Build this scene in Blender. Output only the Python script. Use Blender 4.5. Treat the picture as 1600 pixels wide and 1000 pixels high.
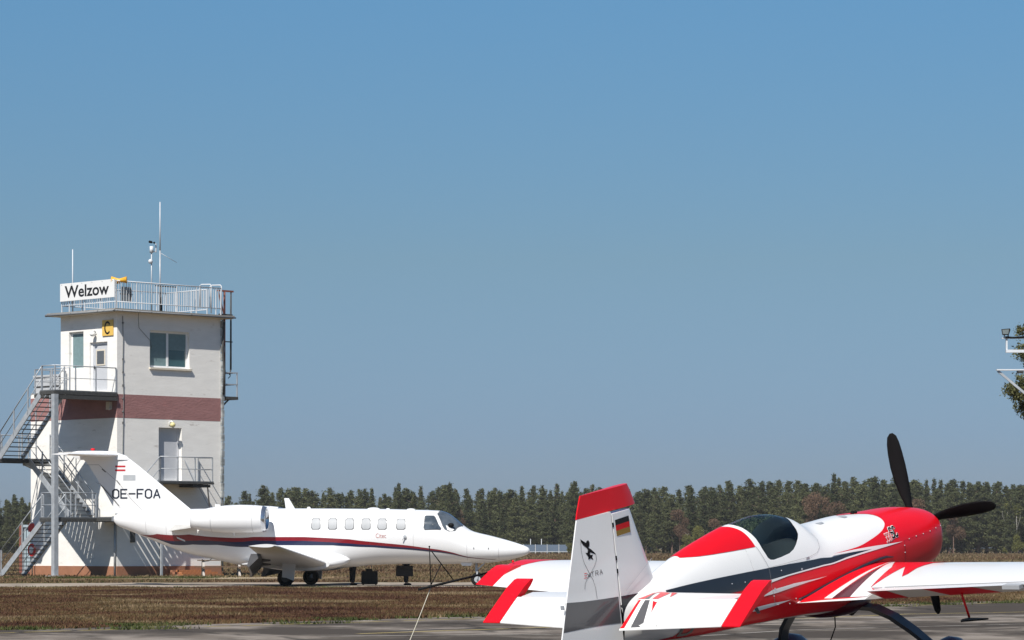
import bpy, bmesh, math, random
import numpy as np
from mathutils import Vector, Matrix, Quaternion
from mathutils.geometry import tessellate_polygon
random.seed(7); rng = np.random.default_rng(7)
PI = math.pi
for o in list(bpy.data.objects): bpy.data.objects.remove(o)
scn = bpy.context.scene
# ---------------- camera ----------------
cd = bpy.data.cameras.new('camera'); cam = bpy.data.objects.new('camera', cd); scn.collection.objects.link(cam)
cam.location = (0, 0, 1.3); cam.rotation_euler = (PI / 2, 0, 0)
cd.sensor_width = 36; cd.lens = 112.5; cd.shift_y = 356 / 1600; cd.clip_start = .5; cd.clip_end = 6000
scn.camera = cam
scn.render.resolution_x = 1024; scn.render.resolution_y = 640
# ---------------- sky and sun ----------------
SUN_AZ, SUN_EL = math.radians(249), math.radians(50)
sd = Vector((math.cos(SUN_EL) * math.cos(SUN_AZ), math.cos(SUN_EL) * math.sin(SUN_AZ), math.sin(SUN_EL)))
world = bpy.data.worlds.new('World'); scn.world = world; world.use_nodes = True
wn, wl = world.node_tree.nodes, world.node_tree.links
wn.clear()
sky = wn.new('ShaderNodeTexSky'); sky.sky_type = 'NISHITA'; sky.sun_disc = False
sky.sun_elevation = SUN_EL; sky.sun_rotation = math.atan2(sd.x, sd.y) % (2 * PI)
sky.altitude = 0; sky.air_density = 1.0; sky.dust_density = 0.3; sky.ozone_density = 2.5
hs = wn.new('ShaderNodeHueSaturation'); hs.inputs['Saturation'].default_value = 1.0
tint = wn.new('ShaderNodeMix'); tint.data_type = 'RGBA'; tint.blend_type = 'MULTIPLY'; tint.inputs[0].default_value = 1
# thin spring haze: the sky is a little duller and bluer-grey towards the horizon all the way round
tco = wn.new('ShaderNodeTexCoord'); sxyz = wn.new('ShaderNodeSeparateXYZ'); wl.new(tco.outputs['Generated'], sxyz.inputs[0])
rmp = wn.new('ShaderNodeValToRGB'); wl.new(sxyz.outputs['Z'], rmp.inputs[0])
SKYT = [(0.0, (.31, .40, .68)), (.035, (.335, .44, .70)), (.09, (.43, .535, .64)), (.17, (.455, .69, .82)), (.5, (.50, .72, .85))]
rmp.color_ramp.elements[0].color = (*SKYT[0][1], 1); rmp.color_ramp.elements[1].position = SKYT[-1][0]; rmp.color_ramp.elements[1].color = (*SKYT[-1][1], 1)
for p_, c_ in SKYT[1:-1]: e_ = rmp.color_ramp.elements.new(p_); e_.color = (*c_, 1)
wl.new(rmp.outputs[0], tint.inputs[7])
bg = wn.new('ShaderNodeBackground'); bg.inputs['Strength'].default_value = .078
wo = wn.new('ShaderNodeOutputWorld')
wl.new(sky.outputs[0], hs.inputs['Color']); wl.new(hs.outputs[0], tint.inputs[6]); wl.new(tint.outputs[2], bg.inputs['Color']); wl.new(bg.outputs[0], wo.inputs[0])
sl = bpy.data.lights.new('sun', 'SUN'); sun = bpy.data.objects.new('sun', sl); scn.collection.objects.link(sun)
sl.energy = 5.0; sl.angle = math.radians(.53); sl.color = (1, .96, .90)
sun.rotation_euler = sd.to_track_quat('Z', 'Y').to_euler()
sun.location = (0, 0, 60)
vs = scn.view_settings; vs.view_transform = 'Standard'; vs.look = 'None'; vs.exposure = 0.35; vs.gamma = 1; vs.use_curve_mapping = False
# ---------------- lofted fuselage surfaces: station s (metres aft), angle t (0 = top, pi = bottom) ----------
def hermite(tab, s):
    n = len(tab)
    if s <= tab[0][0]: return list(tab[0][1:])
    if s >= tab[-1][0]: return list(tab[-1][1:])
    k = 0
    while tab[k + 1][0] < s: k += 1
    x0, x1 = tab[k][0], tab[k + 1][0]
    u = (s - x0) / (x1 - x0); out = []
    for c in range(1, len(tab[0])):
        y0, y1 = tab[k][c], tab[k + 1][c]
        d = (y1 - y0) / (x1 - x0)
        def slope(i):
            if i == 0: return (tab[1][c] - tab[0][c]) / (tab[1][0] - tab[0][0])
            if i == n - 1: return (tab[-1][c] - tab[-2][c]) / (tab[-1][0] - tab[-2][0])
            a = (tab[i][c] - tab[i - 1][c]) / (tab[i][0] - tab[i - 1][0])
            b = (tab[i + 1][c] - tab[i][c]) / (tab[i + 1][0] - tab[i][0])
            if a * b <= 0: return 0.0
            h0 = tab[i][0] - tab[i - 1][0]; h1 = tab[i + 1][0] - tab[i][0]
            return (h0 + h1) * 3 / ((2 * h1 + h0) / a + (h1 + 2 * h0) / b) 
        m0, m1 = slope(k), slope(k + 1)
        h = x1 - x0
        out.append((2*u**3-3*u**2+1)*y0 + (u**3-2*u**2+u)*h*m0 + (-2*u**3+3*u**2)*y1 + (u**3-u**2)*h*m1)
    return out

#  s, ztop, zbot, halfwidth, zmid, exponent top, exponent bottom
EX = [(0.00, .15, -.36, .33, -.07, 2.3, 2.6), (0.04, .185, -.395, .385, -.07, 2.3, 2.7), (0.15, .21, -.42, .415, -.07, 2.3, 2.8),
      (0.43, .255, -.45, .44, -.08, 2.2, 2.8), (0.97, .30, -.50, .435, -.09, 2.1, 2.8), (1.63, .352, -.56, .425, -.10, 2.05, 2.8),
      (2.10, .365, -.56, .415, -.10, 2.0, 2.8), (2.34, .38, -.535, .41, -.10, 1.95, 2.8), (2.60, .506, -.50, .405, -.10, 1.9, 2.8),
      (2.92, .59, -.465, .40, -.09, 1.85, 2.8), (3.20, .615, -.44, .385, -.08, 1.85, 2.7), (3.45, .605, -.42, .365, -.07, 1.85, 2.7),
      (3.70, .588, -.40, .345, -.06, 1.85, 2.6), (4.05, .545, -.38, .31, -.04, 1.85, 2.5), (4.40, .492, -.355, .275, -.02, 1.85, 2.5),
      (4.75, .417, -.32, .235, .0, 1.9, 2.4), (5.00, .345, -.29, .20, .0, 1.95, 2.3), (5.30, .27, -.25, .15, .0, 2.0, 2.2),
      (5.62, .22, -.20, .06, .0, 2.0, 2.0)]
JT = [(0.00, .002, -.012, .007, -.005, 2, 2), (0.03, .075, -.085, .08, -.005, 2, 2), (0.12, .135, -.15, .145, -.005, 2, 2), (0.30, .205, -.215, .225, 0, 2, 2),
      (0.73, .34, -.32, .37, .0, 2, 2), (1.39, .515, -.41, .52, .02, 2, 2), (1.98, .665, -.44, .63, .08, 2, 2.1), (2.27, .85, -.45, .68, .18, 2, 2.1),
      (2.56, 1.10, -.455, .72, .30, 2, 2.1), (2.80, 1.27, -.46, .745, .38, 2.05, 2.1), (3.10, 1.36, -.46, .765, .44, 2.1, 2.1), (4.15, 1.40, -.46, .79, .50, 2.1, 2.1),
      (5.20, 1.425, -.48, .80, .50, 2.1, 2.2), (5.93, 1.43, -.55, .80, .50, 2.1, 2.4), (6.80, 1.44, -.61, .80, .50, 2.1, 2.6), (8.60, 1.45, -.63, .80, .50, 2.1, 2.6),
      (9.60, 1.455, -.57, .80, .50, 2.1, 2.5), (10.86, 1.45, -.33, .75, .60, 2.1, 2.2), (12.0, 1.43, -.08, .62, .78, 2.1, 2.1), (13.1, 1.40, .33, .45, .95, 2.1, 2),
      (14.03, 1.34, .71, .27, 1.05, 2, 2), (14.42, 1.26, .88, .14, 1.08, 2, 2), (14.53, 1.16, 1.0, .05, 1.08, 2, 2)]
def sect(tab, s, t):
    zt, zb, w, zm, nt, nb = hermite(tab, s)
    st, ct = math.sin(t), math.cos(t)
    n = nt if ct >= 0 else nb
    if ct < 0:                                  # soften the change of exponent at the side
        k = min(1.0, -ct / .35); n = nt + (nb - nt) * k * k * (3 - 2 * k)
    y = w * math.copysign(abs(st) ** (2 / n), st)
    h = (zt - zm) if ct >= 0 else (zm - zb)
    z = zm + h * math.copysign(abs(ct) ** (2 / n), ct)
    return (s, y, z)
def ex_surf(s, t): return sect(EX, s, t)
def jt_surf(s, t): return sect(JT, s, t)
EX_LE = lambda y: 1.20 + (abs(y) - .42) * .165
EX_TE = lambda y: 3.08 - (abs(y) - .42) * .084
EX_Z = lambda y: -.27 + max(0, abs(y) - .42) * .045
def naca(u, th): return 5 * th * (.2969 * math.sqrt(max(u, 0)) - .126 * u - .3516 * u * u + .2843 * u ** 3 - .1036 * u ** 4)
def ex_wing(s, y):                               # upper surface of the aerobatic wing
    c = EX_TE(y) - EX_LE(y); u = min(1, max(0, (s - EX_LE(y)) / c))
    return (s, y, EX_Z(y) + c * naca(u, .145))
# ---------------- helpers ----------------
col = scn.collection
MATS = {}
def mat(name, color, rough=.6, metal=0, coat=0, var=.08, vscale=6, bump=0, bscale=60, spec=.5, trans=0, ior=1.45, alpha=1, c2=None, stretch=(1, 1, 1), detail=5, wear=None):
    if name in MATS: return MATS[name]
    m = bpy.data.materials.new(name); m.use_nodes = True
    n, l = m.node_tree.nodes, m.node_tree.links
    b = n['Principled BSDF']
    b.inputs['Roughness'].default_value = rough; b.inputs['Metallic'].default_value = metal
    b.inputs['Coat Weight'].default_value = coat; b.inputs['Coat Roughness'].default_value = .04
    b.inputs['Specular IOR Level'].default_value = spec; b.inputs['IOR'].default_value = ior
    b.inputs['Transmission Weight'].default_value = trans; b.inputs['Alpha'].default_value = alpha
    tc = n.new('ShaderNodeTexCoord'); mp = n.new('ShaderNodeMapping'); mp.inputs['Scale'].default_value = stretch
    l.new(tc.outputs['Object'], mp.inputs[0])
    nz = n.new('ShaderNodeTexNoise'); nz.inputs['Scale'].default_value = vscale; nz.inputs['Detail'].default_value = detail; nz.inputs['Roughness'].default_value = .6
    l.new(mp.outputs[0], nz.inputs['Vector'])
    r = n.new('ShaderNodeValToRGB'); r.color_ramp.elements[0].position = .3; r.color_ramp.elements[1].position = .72
    a = c2 if c2 else tuple(c * (1 - var) for c in color); d = color if c2 else tuple(min(1, c * (1 + var)) for c in color)
    r.color_ramp.elements[0].color = (*a, 1); r.color_ramp.elements[1].color = (*d, 1)
    l.new(nz.outputs[0], r.inputs[0])
    out = r.outputs[0]
    if wear:                                       # (colour, scale, threshold): stains or chips of their own shape
        z2 = n.new('ShaderNodeTexNoise'); z2.inputs['Scale'].default_value = wear[1]; z2.inputs['Detail'].default_value = 8; z2.inputs['Roughness'].default_value = .7
        l.new(mp.outputs[0], z2.inputs['Vector'])
        mr = n.new('ShaderNodeMapRange'); mr.inputs[1].default_value = wear[2]; mr.inputs[2].default_value = wear[2] + .08
        l.new(z2.outputs[0], mr.inputs[0])
        mx = n.new('ShaderNodeMix'); mx.data_type = 'RGBA'; mx.inputs[7].default_value = (*wear[0], 1)
        l.new(mr.outputs[0], mx.inputs[0]); l.new(out, mx.inputs[6]); out = mx.outputs[2]
    l.new(out, b.inputs['Base Color'])
    if bump:
        z3 = n.new('ShaderNodeTexNoise'); z3.inputs['Scale'].default_value = bscale; z3.inputs['Detail'].default_value = 4
        l.new(mp.outputs[0], z3.inputs['Vector'])
        bp = n.new('ShaderNodeBump'); bp.inputs['Strength'].default_value = bump; bp.inputs['Distance'].default_value = .02
        l.new(z3.outputs[0], bp.inputs['Height']); l.new(bp.outputs[0], b.inputs['Normal'])
    MATS[name] = m
    return m
def setp(o, label=None, cat=None, group=None, kind=None):
    if label: o['label'] = label
    if cat: o['category'] = cat
    if group: o['group'] = group
    if kind: o['kind'] = kind
    return o
def empty(name, loc, label, cat, group=None, rz=0, mtx=None):
    o = bpy.data.objects.new(name, None); col.objects.link(o)
    o.empty_display_size = .3
    if mtx is not None: o.matrix_world = mtx
    else: o.location = loc; o.rotation_euler = (0, 0, rz)
    return setp(o, label, cat, group)
def link(name, me, parent=None, loc=(0, 0, 0)):
    o = bpy.data.objects.new(name, me); col.objects.link(o)
    if parent is not None: o.parent = parent
    o.location = loc
    return o
class MB:
    """collects shapes into one mesh"""
    def __init__(s): s.v = []; s.f = []; s.mi = []; s.cur = 0; s.sm = []
    def add(s, vs_, fs, smooth=False):
        k = len(s.v); s.v += [tuple(v) for v in vs_]
        for f in fs: s.f.append([k + i for i in f]); s.mi.append(s.cur); s.sm.append(smooth)
        return s
    def box(s, x0, x1, y0, y1, z0, z1):
        return s.add([(x0,y0,z0),(x1,y0,z0),(x1,y1,z0),(x0,y1,z0),(x0,y0,z1),(x1,y0,z1),(x1,y1,z1),(x0,y1,z1)],
                     [(0,3,2,1),(4,5,6,7),(0,1,5,4),(1,2,6,5),(2,3,7,6),(3,0,4,7)])
    def bar(s, a, b, w, h=None, up=(0, 0, 1)):
        a, b = Vector(a), Vector(b); h = h or w; d = (b - a).normalized(); u = Vector(up)
        x = d.cross(u)
        if x.length < 1e-4: x = d.cross(Vector((1, 0, 0)))
        x.normalize(); y = x.cross(d)
        vs_ = [p + x * i * w / 2 + y * j * h / 2 for p in (a, b) for i, j in ((-1,-1),(1,-1),(1,1),(-1,1))]
        return s.add(vs_, [(0,3,2,1),(4,5,6,7),(0,1,5,4),(1,2,6,5),(2,3,7,6),(3,0,4,7)])
    def tube(s, pts, r, n=6, cap=True, smooth=True):
        pts = [Vector(p) for p in pts]; rs = r if isinstance(r, (list, tuple)) else [r] * len(pts)
        vs_ = []; ref = None
        for i, p in enumerate(pts):
            d = (pts[min(i + 1, len(pts) - 1)] - pts[max(i - 1, 0)]).normalized()
            if ref is None: ref = Vector((0, 0, 1)) if abs(d.z) < .9 else Vector((1, 0, 0))
            x = d.cross(ref).normalized(); y = d.cross(x); ref = -y if False else ref
            for k in range(n):
                a = 2 * PI * k / n; vs_.append(p + (x * math.cos(a) + y * math.sin(a)) * rs[i])
        fs = [(i*n+k, i*n+(k+1)%n, (i+1)*n+(k+1)%n, (i+1)*n+k) for i in range(len(pts)-1) for k in range(n)]
        s.add(vs_, fs, smooth)
        if cap:
            m = len(s.v) - len(vs_)
            s.f.append([m + k for k in range(n)][::-1]); s.mi.append(s.cur); s.sm.append(False)
            s.f.append([m + (len(pts)-1)*n + k for k in range(n)]); s.mi.append(s.cur); s.sm.append(False)
        return s
    def sphere(s, c, r, n=10, m=6, sc=(1, 1, 1)):
        vs_ = [(c[0], c[1], c[2] + r*sc[2])]
        for i in range(1, m):
            a = PI * i / m
            for k in range(n):
                b = 2*PI*k/n; vs_.append((c[0]+r*sc[0]*math.sin(a)*math.cos(b), c[1]+r*sc[1]*math.sin(a)*math.sin(b), c[2]+r*sc[2]*math.cos(a)))
        vs_.append((c[0], c[1], c[2] - r*sc[2])); fs = []
        for k in range(n): fs.append((0, 1+k, 1+(k+1)%n)); fs.append((len(vs_)-1, 1+(m-2)*n+(k+1)%n, 1+(m-2)*n+k))
        for i in range(m-2):
            for k in range(n): a = 1+i*n; fs.append((a+k, a+n+k, a+n+(k+1)%n, a+(k+1)%n))
        return s.add(vs_, fs, True)
    def prism(s, poly, fn0, fn1):
        """poly: list of 2D points; fn0/fn1 map them to two faces"""
        n = len(poly); vs_ = [fn0(*p) for p in poly] + [fn1(*p) for p in poly]
        tr = tessellate_polygon([[Vector((p[0], p[1], 0)) for p in poly]])
        fs = [tuple(t) for t in tr] + [tuple(n + i for i in t[::-1]) for t in tr] + [(i, (i+1)%n, n+(i+1)%n, n+i) for i in range(n)]
        return s.add(vs_, fs)
    def mesh(s, name, mats):
        me = bpy.data.meshes.new(name); me.from_pydata([tuple(v) for v in s.v], [], s.f)
        mats = mats if isinstance(mats, (list, tuple)) else [mats]
        for m in mats: me.materials.append(m)
        me.polygons.foreach_set('material_index', s.mi); me.polygons.foreach_set('use_smooth', s.sm)
        bm = bmesh.new(); bm.from_mesh(me); bmesh.ops.recalc_face_normals(bm, faces=bm.faces); bm.to_mesh(me); bm.free()
        me.update(); return me
    def build(s, name, mats, parent=None, loc=(0, 0, 0)):
        return link(name, s.mesh(name, mats), parent, loc)
def grid_mesh(name, fn, us, vs_, m, parent=None, loc=(0,0,0), closed=False, skip=None, caps=False):
    V = [fn(u, v) for u in us for v in vs_]; nv = len(vs_); F = []
    for i in range(len(us) - 1):
        for j in range(nv if closed else nv - 1):
            if skip and skip(i, j): continue
            F.append((i*nv+j, i*nv+(j+1)%nv, (i+1)*nv+(j+1)%nv, (i+1)*nv+j))
    if caps: F.append(list(range(nv))); F.append([(len(us)-1)*nv+j for j in range(nv)][::-1])
    me = bpy.data.meshes.new(name); me.from_pydata(V, [], F); me.materials.append(m)
    bm = bmesh.new(); bm.from_mesh(me); bmesh.ops.recalc_face_normals(bm, faces=bm.faces); bm.to_mesh(me); bm.free()
    me.polygons.foreach_set('use_smooth', [True] * len(me.polygons)); me.update()
    return link(name, me, parent, loc)
def patch(name, poly, fn, off, m, parent, loc=(0, 0, 0), L=.08, tscale=.45, holes=(), sign=1, thick=0, pts3=None):
    """a thin shell lying `off` above the surface fn(u,v), bounded by poly in (u,v); both faces map through fn"""
    loops = [[Vector((u, v * tscale, 0)) for u, v in q] for q in (poly, *holes)]
    tri = tessellate_polygon(loops); flat = [p for q in loops for p in q]
    bm = bmesh.new(); bv = [bm.verts.new(p) for p in flat]
    for t in tri:
        try: bm.faces.new([bv[i] for i in t])
        except ValueError: pass
    for _ in range(7):
        es = [e for e in bm.edges if e.calc_length() > L]
        if not es: break
        bmesh.ops.subdivide_edges(bm, edges=es, cuts=1); bmesh.ops.triangulate(bm, faces=bm.faces)
    e = 1e-3; N = []
    for v in bm.verts:
        u, w = v.co.x, v.co.y / tscale
        p = Vector(fn(u, w)); du = Vector(fn(u + e, w)) - Vector(fn(u - e, w)); dv = Vector(fn(u, w + e)) - Vector(fn(u, w - e))
        n = du.cross(dv) * sign
        n = n.normalized() if n.length > 1e-12 else Vector((0, 0, 1))
        v.co = p + n * off; N.append(n)
    me = bpy.data.meshes.new(name); bm.to_mesh(me); bm.free(); me.materials.append(m)
    me.polygons.foreach_set('use_smooth', [True] * len(me.polygons))
    for pl in me.polygons:                         # wind faces with their normals
        if pl.normal.dot(N[pl.vertices[0]]) < 0: pl.flip()
    me.update(); me.normals_split_custom_set_from_vertices([tuple(n) for n in N])
    return link(name, me, parent, loc)
def cr(pts, k=5):
    out = []; n = len(pts)
    for i in range(n - 1):
        p0, p1, p2, p3 = pts[max(0, i-1)], pts[i], pts[i+1], pts[min(n-1, i+2)]
        for j in range(k):
            u = j / k; out.append(tuple(.5*((2*b) + (-a+c)*u + (2*a-5*b+4*c-d)*u*u + (-a+3*b-3*c+d)*u**3) for a, b, c, d in zip(p0, p1, p2, p3)))
    return out + [pts[-1]]
def strip_polys(pts, w):
    out = []
    for (x0, y0), (x1, y1) in zip(pts, pts[1:]):
        d = math.hypot(x1 - x0, y1 - y0) or 1e-6; nx, ny = -(y1 - y0) / d * w / 2, (x1 - x0) / d * w / 2
        ex, ey = (x1 - x0) / d * w * .3, (y1 - y0) / d * w * .3
        out.append([(x0 - ex + nx, y0 - ey + ny), (x1 + ex + nx, y1 + ey + ny), (x1 + ex - nx, y1 + ey - ny), (x0 - ex - nx, y0 - ey - ny)])
    return out
def lines(name, paths, w, fn, m, parent, loc=(0, 0, 0), sub=.15, voff=0):
    """painted lines / letters made of strokes, mapped through fn(u,v) -> point"""
    b = MB()
    for path in paths:
        q = [path[0]]
        for p0, p1 in zip(path, path[1:]):
            k = max(1, int(math.hypot(p1[0]-p0[0], p1[1]-p0[1]) / sub))
            q += [(p0[0]+(p1[0]-p0[0])*i/k, p0[1]+(p1[1]-p0[1])*i/k) for i in range(1, k+1)]
        for poly in strip_polys(q, w): b.add([fn(*p) for p in poly], [(0, 1, 2, 3)])
    return b.build(name, m, parent, loc)
def text_mesh(name, s, fn, m, parent, size=1, loc=(0, 0, 0), bold=0, aspect=1, center=True):
    cu = bpy.data.curves.new('lettering', 'FONT'); cu.body = s; cu.size = size; cu.offset = bold; cu.resolution_u = 4
    if center: cu.align_x = 'CENTER'; cu.align_y = 'CENTER'
    t = bpy.data.objects.new('lettering', cu); col.objects.link(t)
    bpy.context.view_layer.update()
    me = bpy.data.meshes.new_from_object(t.evaluated_get(bpy.context.evaluated_depsgraph_get()))
    bpy.data.objects.remove(t)
    for v in me.vertices: v.co = Vector(fn(v.co.x * aspect, v.co.y))
    me.materials.clear(); me.materials.append(m); me.name = name
    return link(name, me, parent, loc)
GLYPH = {'O': [[(.3,0),(0,.3),(0,1.3),(.3,1.6),(.7,1.6),(1,1.3),(1,.3),(.7,0),(.3,0)]], 'E': [[(1,0),(0,0),(0,1.6),(1,1.6)],[(0,.8),(.8,.8)]],
         'F': [[(0,0),(0,1.6),(1,1.6)],[(0,.8),(.8,.8)]], 'A': [[(0,0),(.5,1.6),(1,0)],[(.2,.5),(.8,.5)]], '-': [[(0,.8),(1,.8)]],
         'X': [[(0,0),(1,1.6)],[(0,1.6),(1,0)]], 'T': [[(0,1.6),(1,1.6)],[(.5,1.6),(.5,0)]], 'R': [[(0,0),(0,1.6),(.8,1.6),(1,1.3),(1,1),(.8,.8),(0,.8)],[(.5,.8),(1,0)]],
         '3': [[(0,1.6),(.8,1.6),(1,1.4),(1,1),(.8,.8),(.3,.8)],[(.8,.8),(1,.6),(1,.2),(.8,0),(0,0)]], '0': [[(.2,0),(0,.2),(0,1.4),(.2,1.6),(.8,1.6),(1,1.4),(1,.2),(.8,0),(.2,0)]],
         'S': [[(1,1.4),(.8,1.6),(.2,1.6),(0,1.4),(0,1),(.2,.8),(.8,.8),(1,.6),(1,.2),(.8,0),(.2,0),(0,.2)]], 'C': [[(1,1.3),(.8,1.6),(.2,1.6),(0,1.4),(0,.2),(.2,0),(.8,0),(1,.3)]],
         'D': [[(0,0),(0,1.6),(.7,1.6),(1,1.3),(1,.3),(.7,0),(0,0)]]}
def glyphs(s, x0, y0, w, h, gap, slant=0):
    out = []
    for ch in s:
        for p in GLYPH.get(ch, []): out.append([(x0 + u * w + v * slant * h / 1.6, y0 + v * h / 1.6) for u, v in p])
        x0 += w + gap
    return out
# ---------------- shared materials ----------------
M = {}
M['glosswhite'] = mat('gloss_white_paint', (.74, .735, .72), .28, coat=.4, var=.015, vscale=2)
M['jetwhite'] = mat('jet_white_paint', (.72, .72, .72), .3, coat=.5, var=.02, vscale=1.2, stretch=(.5, 1, 3))
M['red'] = mat('gloss_red_paint', (.64, .006, .014), .32, coat=.14, spec=.25, var=.04, vscale=2)
M['slate'] = mat('dark_slate_paint', (.020, .025, .034), .3, coat=.3, spec=.3, var=.05)
M['grey'] = mat('charcoal_grey_paint', (.075, .075, .08), .3, coat=.3, spec=.3, var=.05)
M['maroon'] = mat('maroon_paint', (.075, .006, .014), .3, coat=.2, spec=.3, var=.05)
M['black'] = mat('matt_black', (.005, .005, .0055), .6, var=.1, spec=.15)
M['rubber'] = mat('tyre_rubber', (.012, .012, .012), .85, spec=.2, var=.15)
M['steel'] = mat('galvanised_steel', (.42, .44, .46), .5, metal=.35, var=.16, vscale=5, wear=((.20, .19, .18), 3, .66))
M['darksteel'] = mat('dark_weathered_steel', (.05, .05, .048), .7, var=.3, vscale=8, wear=((.14, .09, .06), 4, .64))
M['whitemetal'] = mat('white_painted_metal', (.56, .58, .60), .45, var=.06, vscale=8, wear=((.28, .22, .18), 9, .70))
M['rust'] = mat('rusty_red_metal', (.20, .07, .05), .8, var=.3, vscale=12)
M['seam'] = mat('panel_seam', (.10, .10, .10), .7)
# ---------------- ground, taxiway, apron ----------------
def ground_mat(name, cols, scales, rough=.95, stretch=(1, 1, 1), bump=.3, cracks=None, streaks=None):
    m = bpy.data.materials.new(name); m.use_nodes = True; n, l = m.node_tree.nodes, m.node_tree.links; b = n['Principled BSDF']
    b.inputs['Roughness'].default_value = rough; b.inputs['Specular IOR Level'].default_value = .03
    tc = n.new('ShaderNodeTexCoord'); mp = n.new('ShaderNodeMapping'); mp.inputs['Scale'].default_value = stretch; l.new(tc.outputs['Object'], mp.inputs[0])
    cur = None
    for i, (c, s) in enumerate(zip(cols, scales)):
        if i == 0:
            rgb = n.new('ShaderNodeRGB'); rgb.outputs[0].default_value = (*c, 1); cur = rgb.outputs[0]; continue
        z = n.new('ShaderNodeTexNoise'); z.inputs['Scale'].default_value = s; z.inputs['Detail'].default_value = 8; z.inputs['Roughness'].default_value = .62
        off = n.new('ShaderNodeVectorMath'); off.inputs[1].default_value = (i * 37.1, i * 11.3, 0); l.new(mp.outputs[0], off.inputs[0]); l.new(off.outputs[0], z.inputs['Vector'])
        r = n.new('ShaderNodeMapRange'); r.inputs[1].default_value = .46; r.inputs[2].default_value = .56; l.new(z.outputs[0], r.inputs[0])
        mx = n.new('ShaderNodeMix'); mx.data_type = 'RGBA'; mx.inputs[7].default_value = (*c, 1); l.new(r.outputs[0], mx.inputs[0]); l.new(cur, mx.inputs[6]); cur = mx.outputs[2]
    if cracks:
        v = n.new('ShaderNodeTexVoronoi'); v.feature = 'DISTANCE_TO_EDGE'; v.inputs['Scale'].default_value = cracks[0]
        w = n.new('ShaderNodeTexNoise'); w.inputs['Scale'].default_value = 1.3; l.new(tc.outputs['Object'], w.inputs['Vector'])
        ad = n.new('ShaderNodeMix'); ad.data_type = 'VECTOR'; ad.inputs[0].default_value = .35; l.new(tc.outputs['Object'], ad.inputs[4]); l.new(w.outputs['Color'], ad.inputs[5]); l.new(ad.outputs[1], v.inputs['Vector'])
        r = n.new('ShaderNodeMapRange'); r.inputs[1].default_value = cracks[1]; r.inputs[2].default_value = 0; r.inputs[3].default_value = 0; r.inputs[4].default_value = .8; l.new(v.outputs[0], r.inputs[0])
        mx = n.new('ShaderNodeMix'); mx.data_type = 'RGBA'; mx.inputs[7].default_value = (*cracks[2], 1); l.new(r.outputs[0], mx.inputs[0]); l.new(cur, mx.inputs[6]); cur = mx.outputs[2]
    l.new(cur, b.inputs['Base Color'])
    z = n.new('ShaderNodeTexNoise'); z.inputs['Scale'].default_value = 30; z.inputs['Detail'].default_value = 6; l.new(tc.outputs['Object'], z.inputs['Vector'])
    bp = n.new('ShaderNodeBump'); bp.inputs['Strength'].default_value = bump; bp.inputs['Distance'].default_value = .03; l.new(z.outputs[0], bp.inputs['Height']); l.new(bp.outputs[0], b.inputs['Normal'])
    return m
def edge_y(x): return 61.5 + 1.38 * x            # far edge of the apron
def sheet(name, poly, z, m):
    b = MB(); b.add([(x, y, z) for x, y in poly], [tuple(range(len(poly)))]); o = b.build(name, m); o['kind'] = 'structure'; return o
m_ground = ground_mat('dry_heath_soil', [(.125, .078, .048), (.08, .045, .030), (.20, .145, .085), (.095, .080, .036)], [0, .25, .6, .12], stretch=(1, .7, 1))
sheet('ground', [(-2500, -60), (2500, -60), (2500, 4500), (-2500, 4500)], 0, m_ground)
m_apron = ground_mat('worn_apron_asphalt', [(.165, .140, .118), (.105, .090, .077), (.225, .195, .168), (.062, .053, .046)], [0, .5, 1.1, .28], stretch=(.8, .45, 1), cracks=(.3, .02, (.03, .028, .026)))
sheet('apron', [(-60, -50), (110, -50), (110, edge_y(110)), (-50, edge_y(-50)), (-60, edge_y(-60))], .004, m_apron)
m_taxi = ground_mat('taxiway_concrete', [(.27, .225, .185), (.19, .16, .13), (.32, .275, .225)], [0, .3, .8], stretch=(1, .5, 1))
sheet('taxiway', [(-300, 104), (300, 104), (300, 121), (0, 120.5), (-14, 119), (-20, 115), (-300, 113)], .004, m_taxi)
sheet('sandy_path', [(-17, 136.5), (-12, 134), (-9.5, 136), (-8.5, 139), (-11, 141), (-13.2, 140.2)], .004, ground_mat('pale_sand', [(.36, .29, .20), (.26, .20, .13)], [0, .5]))
m_yel = mat('yellow_road_paint', (.48, .36, .10), .8, var=.1, vscale=5, c2=(.30, .25, .13), wear=((.14, .13, .11), 4, .56))
m_pale = mat('worn_pale_marking', (.25, .225, .195), .85, var=.15, vscale=3, wear=((.125, .108, .09), 2.5, .50))
def seg_line(name, pts, w, m, z=.008, dash=None, jitter=0):
    b = MB()
    for (x0, y0), (x1, y1) in zip(pts, pts[1:]):
        d = math.hypot(x1-x0, y1-y0); ux, uy = (x1-x0)/d, (y1-y0)/d; a = 0
        while a < d:
            e = min(d, a + (random.uniform(*dash[0]) if dash else 3))
            j = random.uniform(-jitter, jitter)
            b.add([(x0+ux*a-uy*(j-w/2), y0+uy*a+ux*(j-w/2), z), (x0+ux*e-uy*(j-w/2), y0+uy*e+ux*(j-w/2), z), (x0+ux*e-uy*(j+w/2), y0+uy*e+ux*(j+w/2), z), (x0+ux*a-uy*(j+w/2), y0+uy*a+ux*(j+w/2), z)], [(0,1,2,3)])
            a = e + (random.uniform(*dash[1]) if dash else 0)
    o = b.build(name, m); o['kind'] = 'structure'; return o
seg_line('edge_marking', [(x, edge_y(x) - 2.1) for x in (-10, 0, 10, 30)], .13, m_yel, dash=((.6, 1.6), (.15, .5)), jitter=.02)
def gp(px, py): D = 6500 / (py - 856); return ((px - 800) / 5000 * D, D)
seg_line('yellow_guide_line', [gp(560, 991), gp(700, 986), gp(880, 980), gp(1130, 972), gp(1420, 960), gp(1640, 956)], .14, m_yel, dash=((1.5, 3), (.05, .2)))
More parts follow.
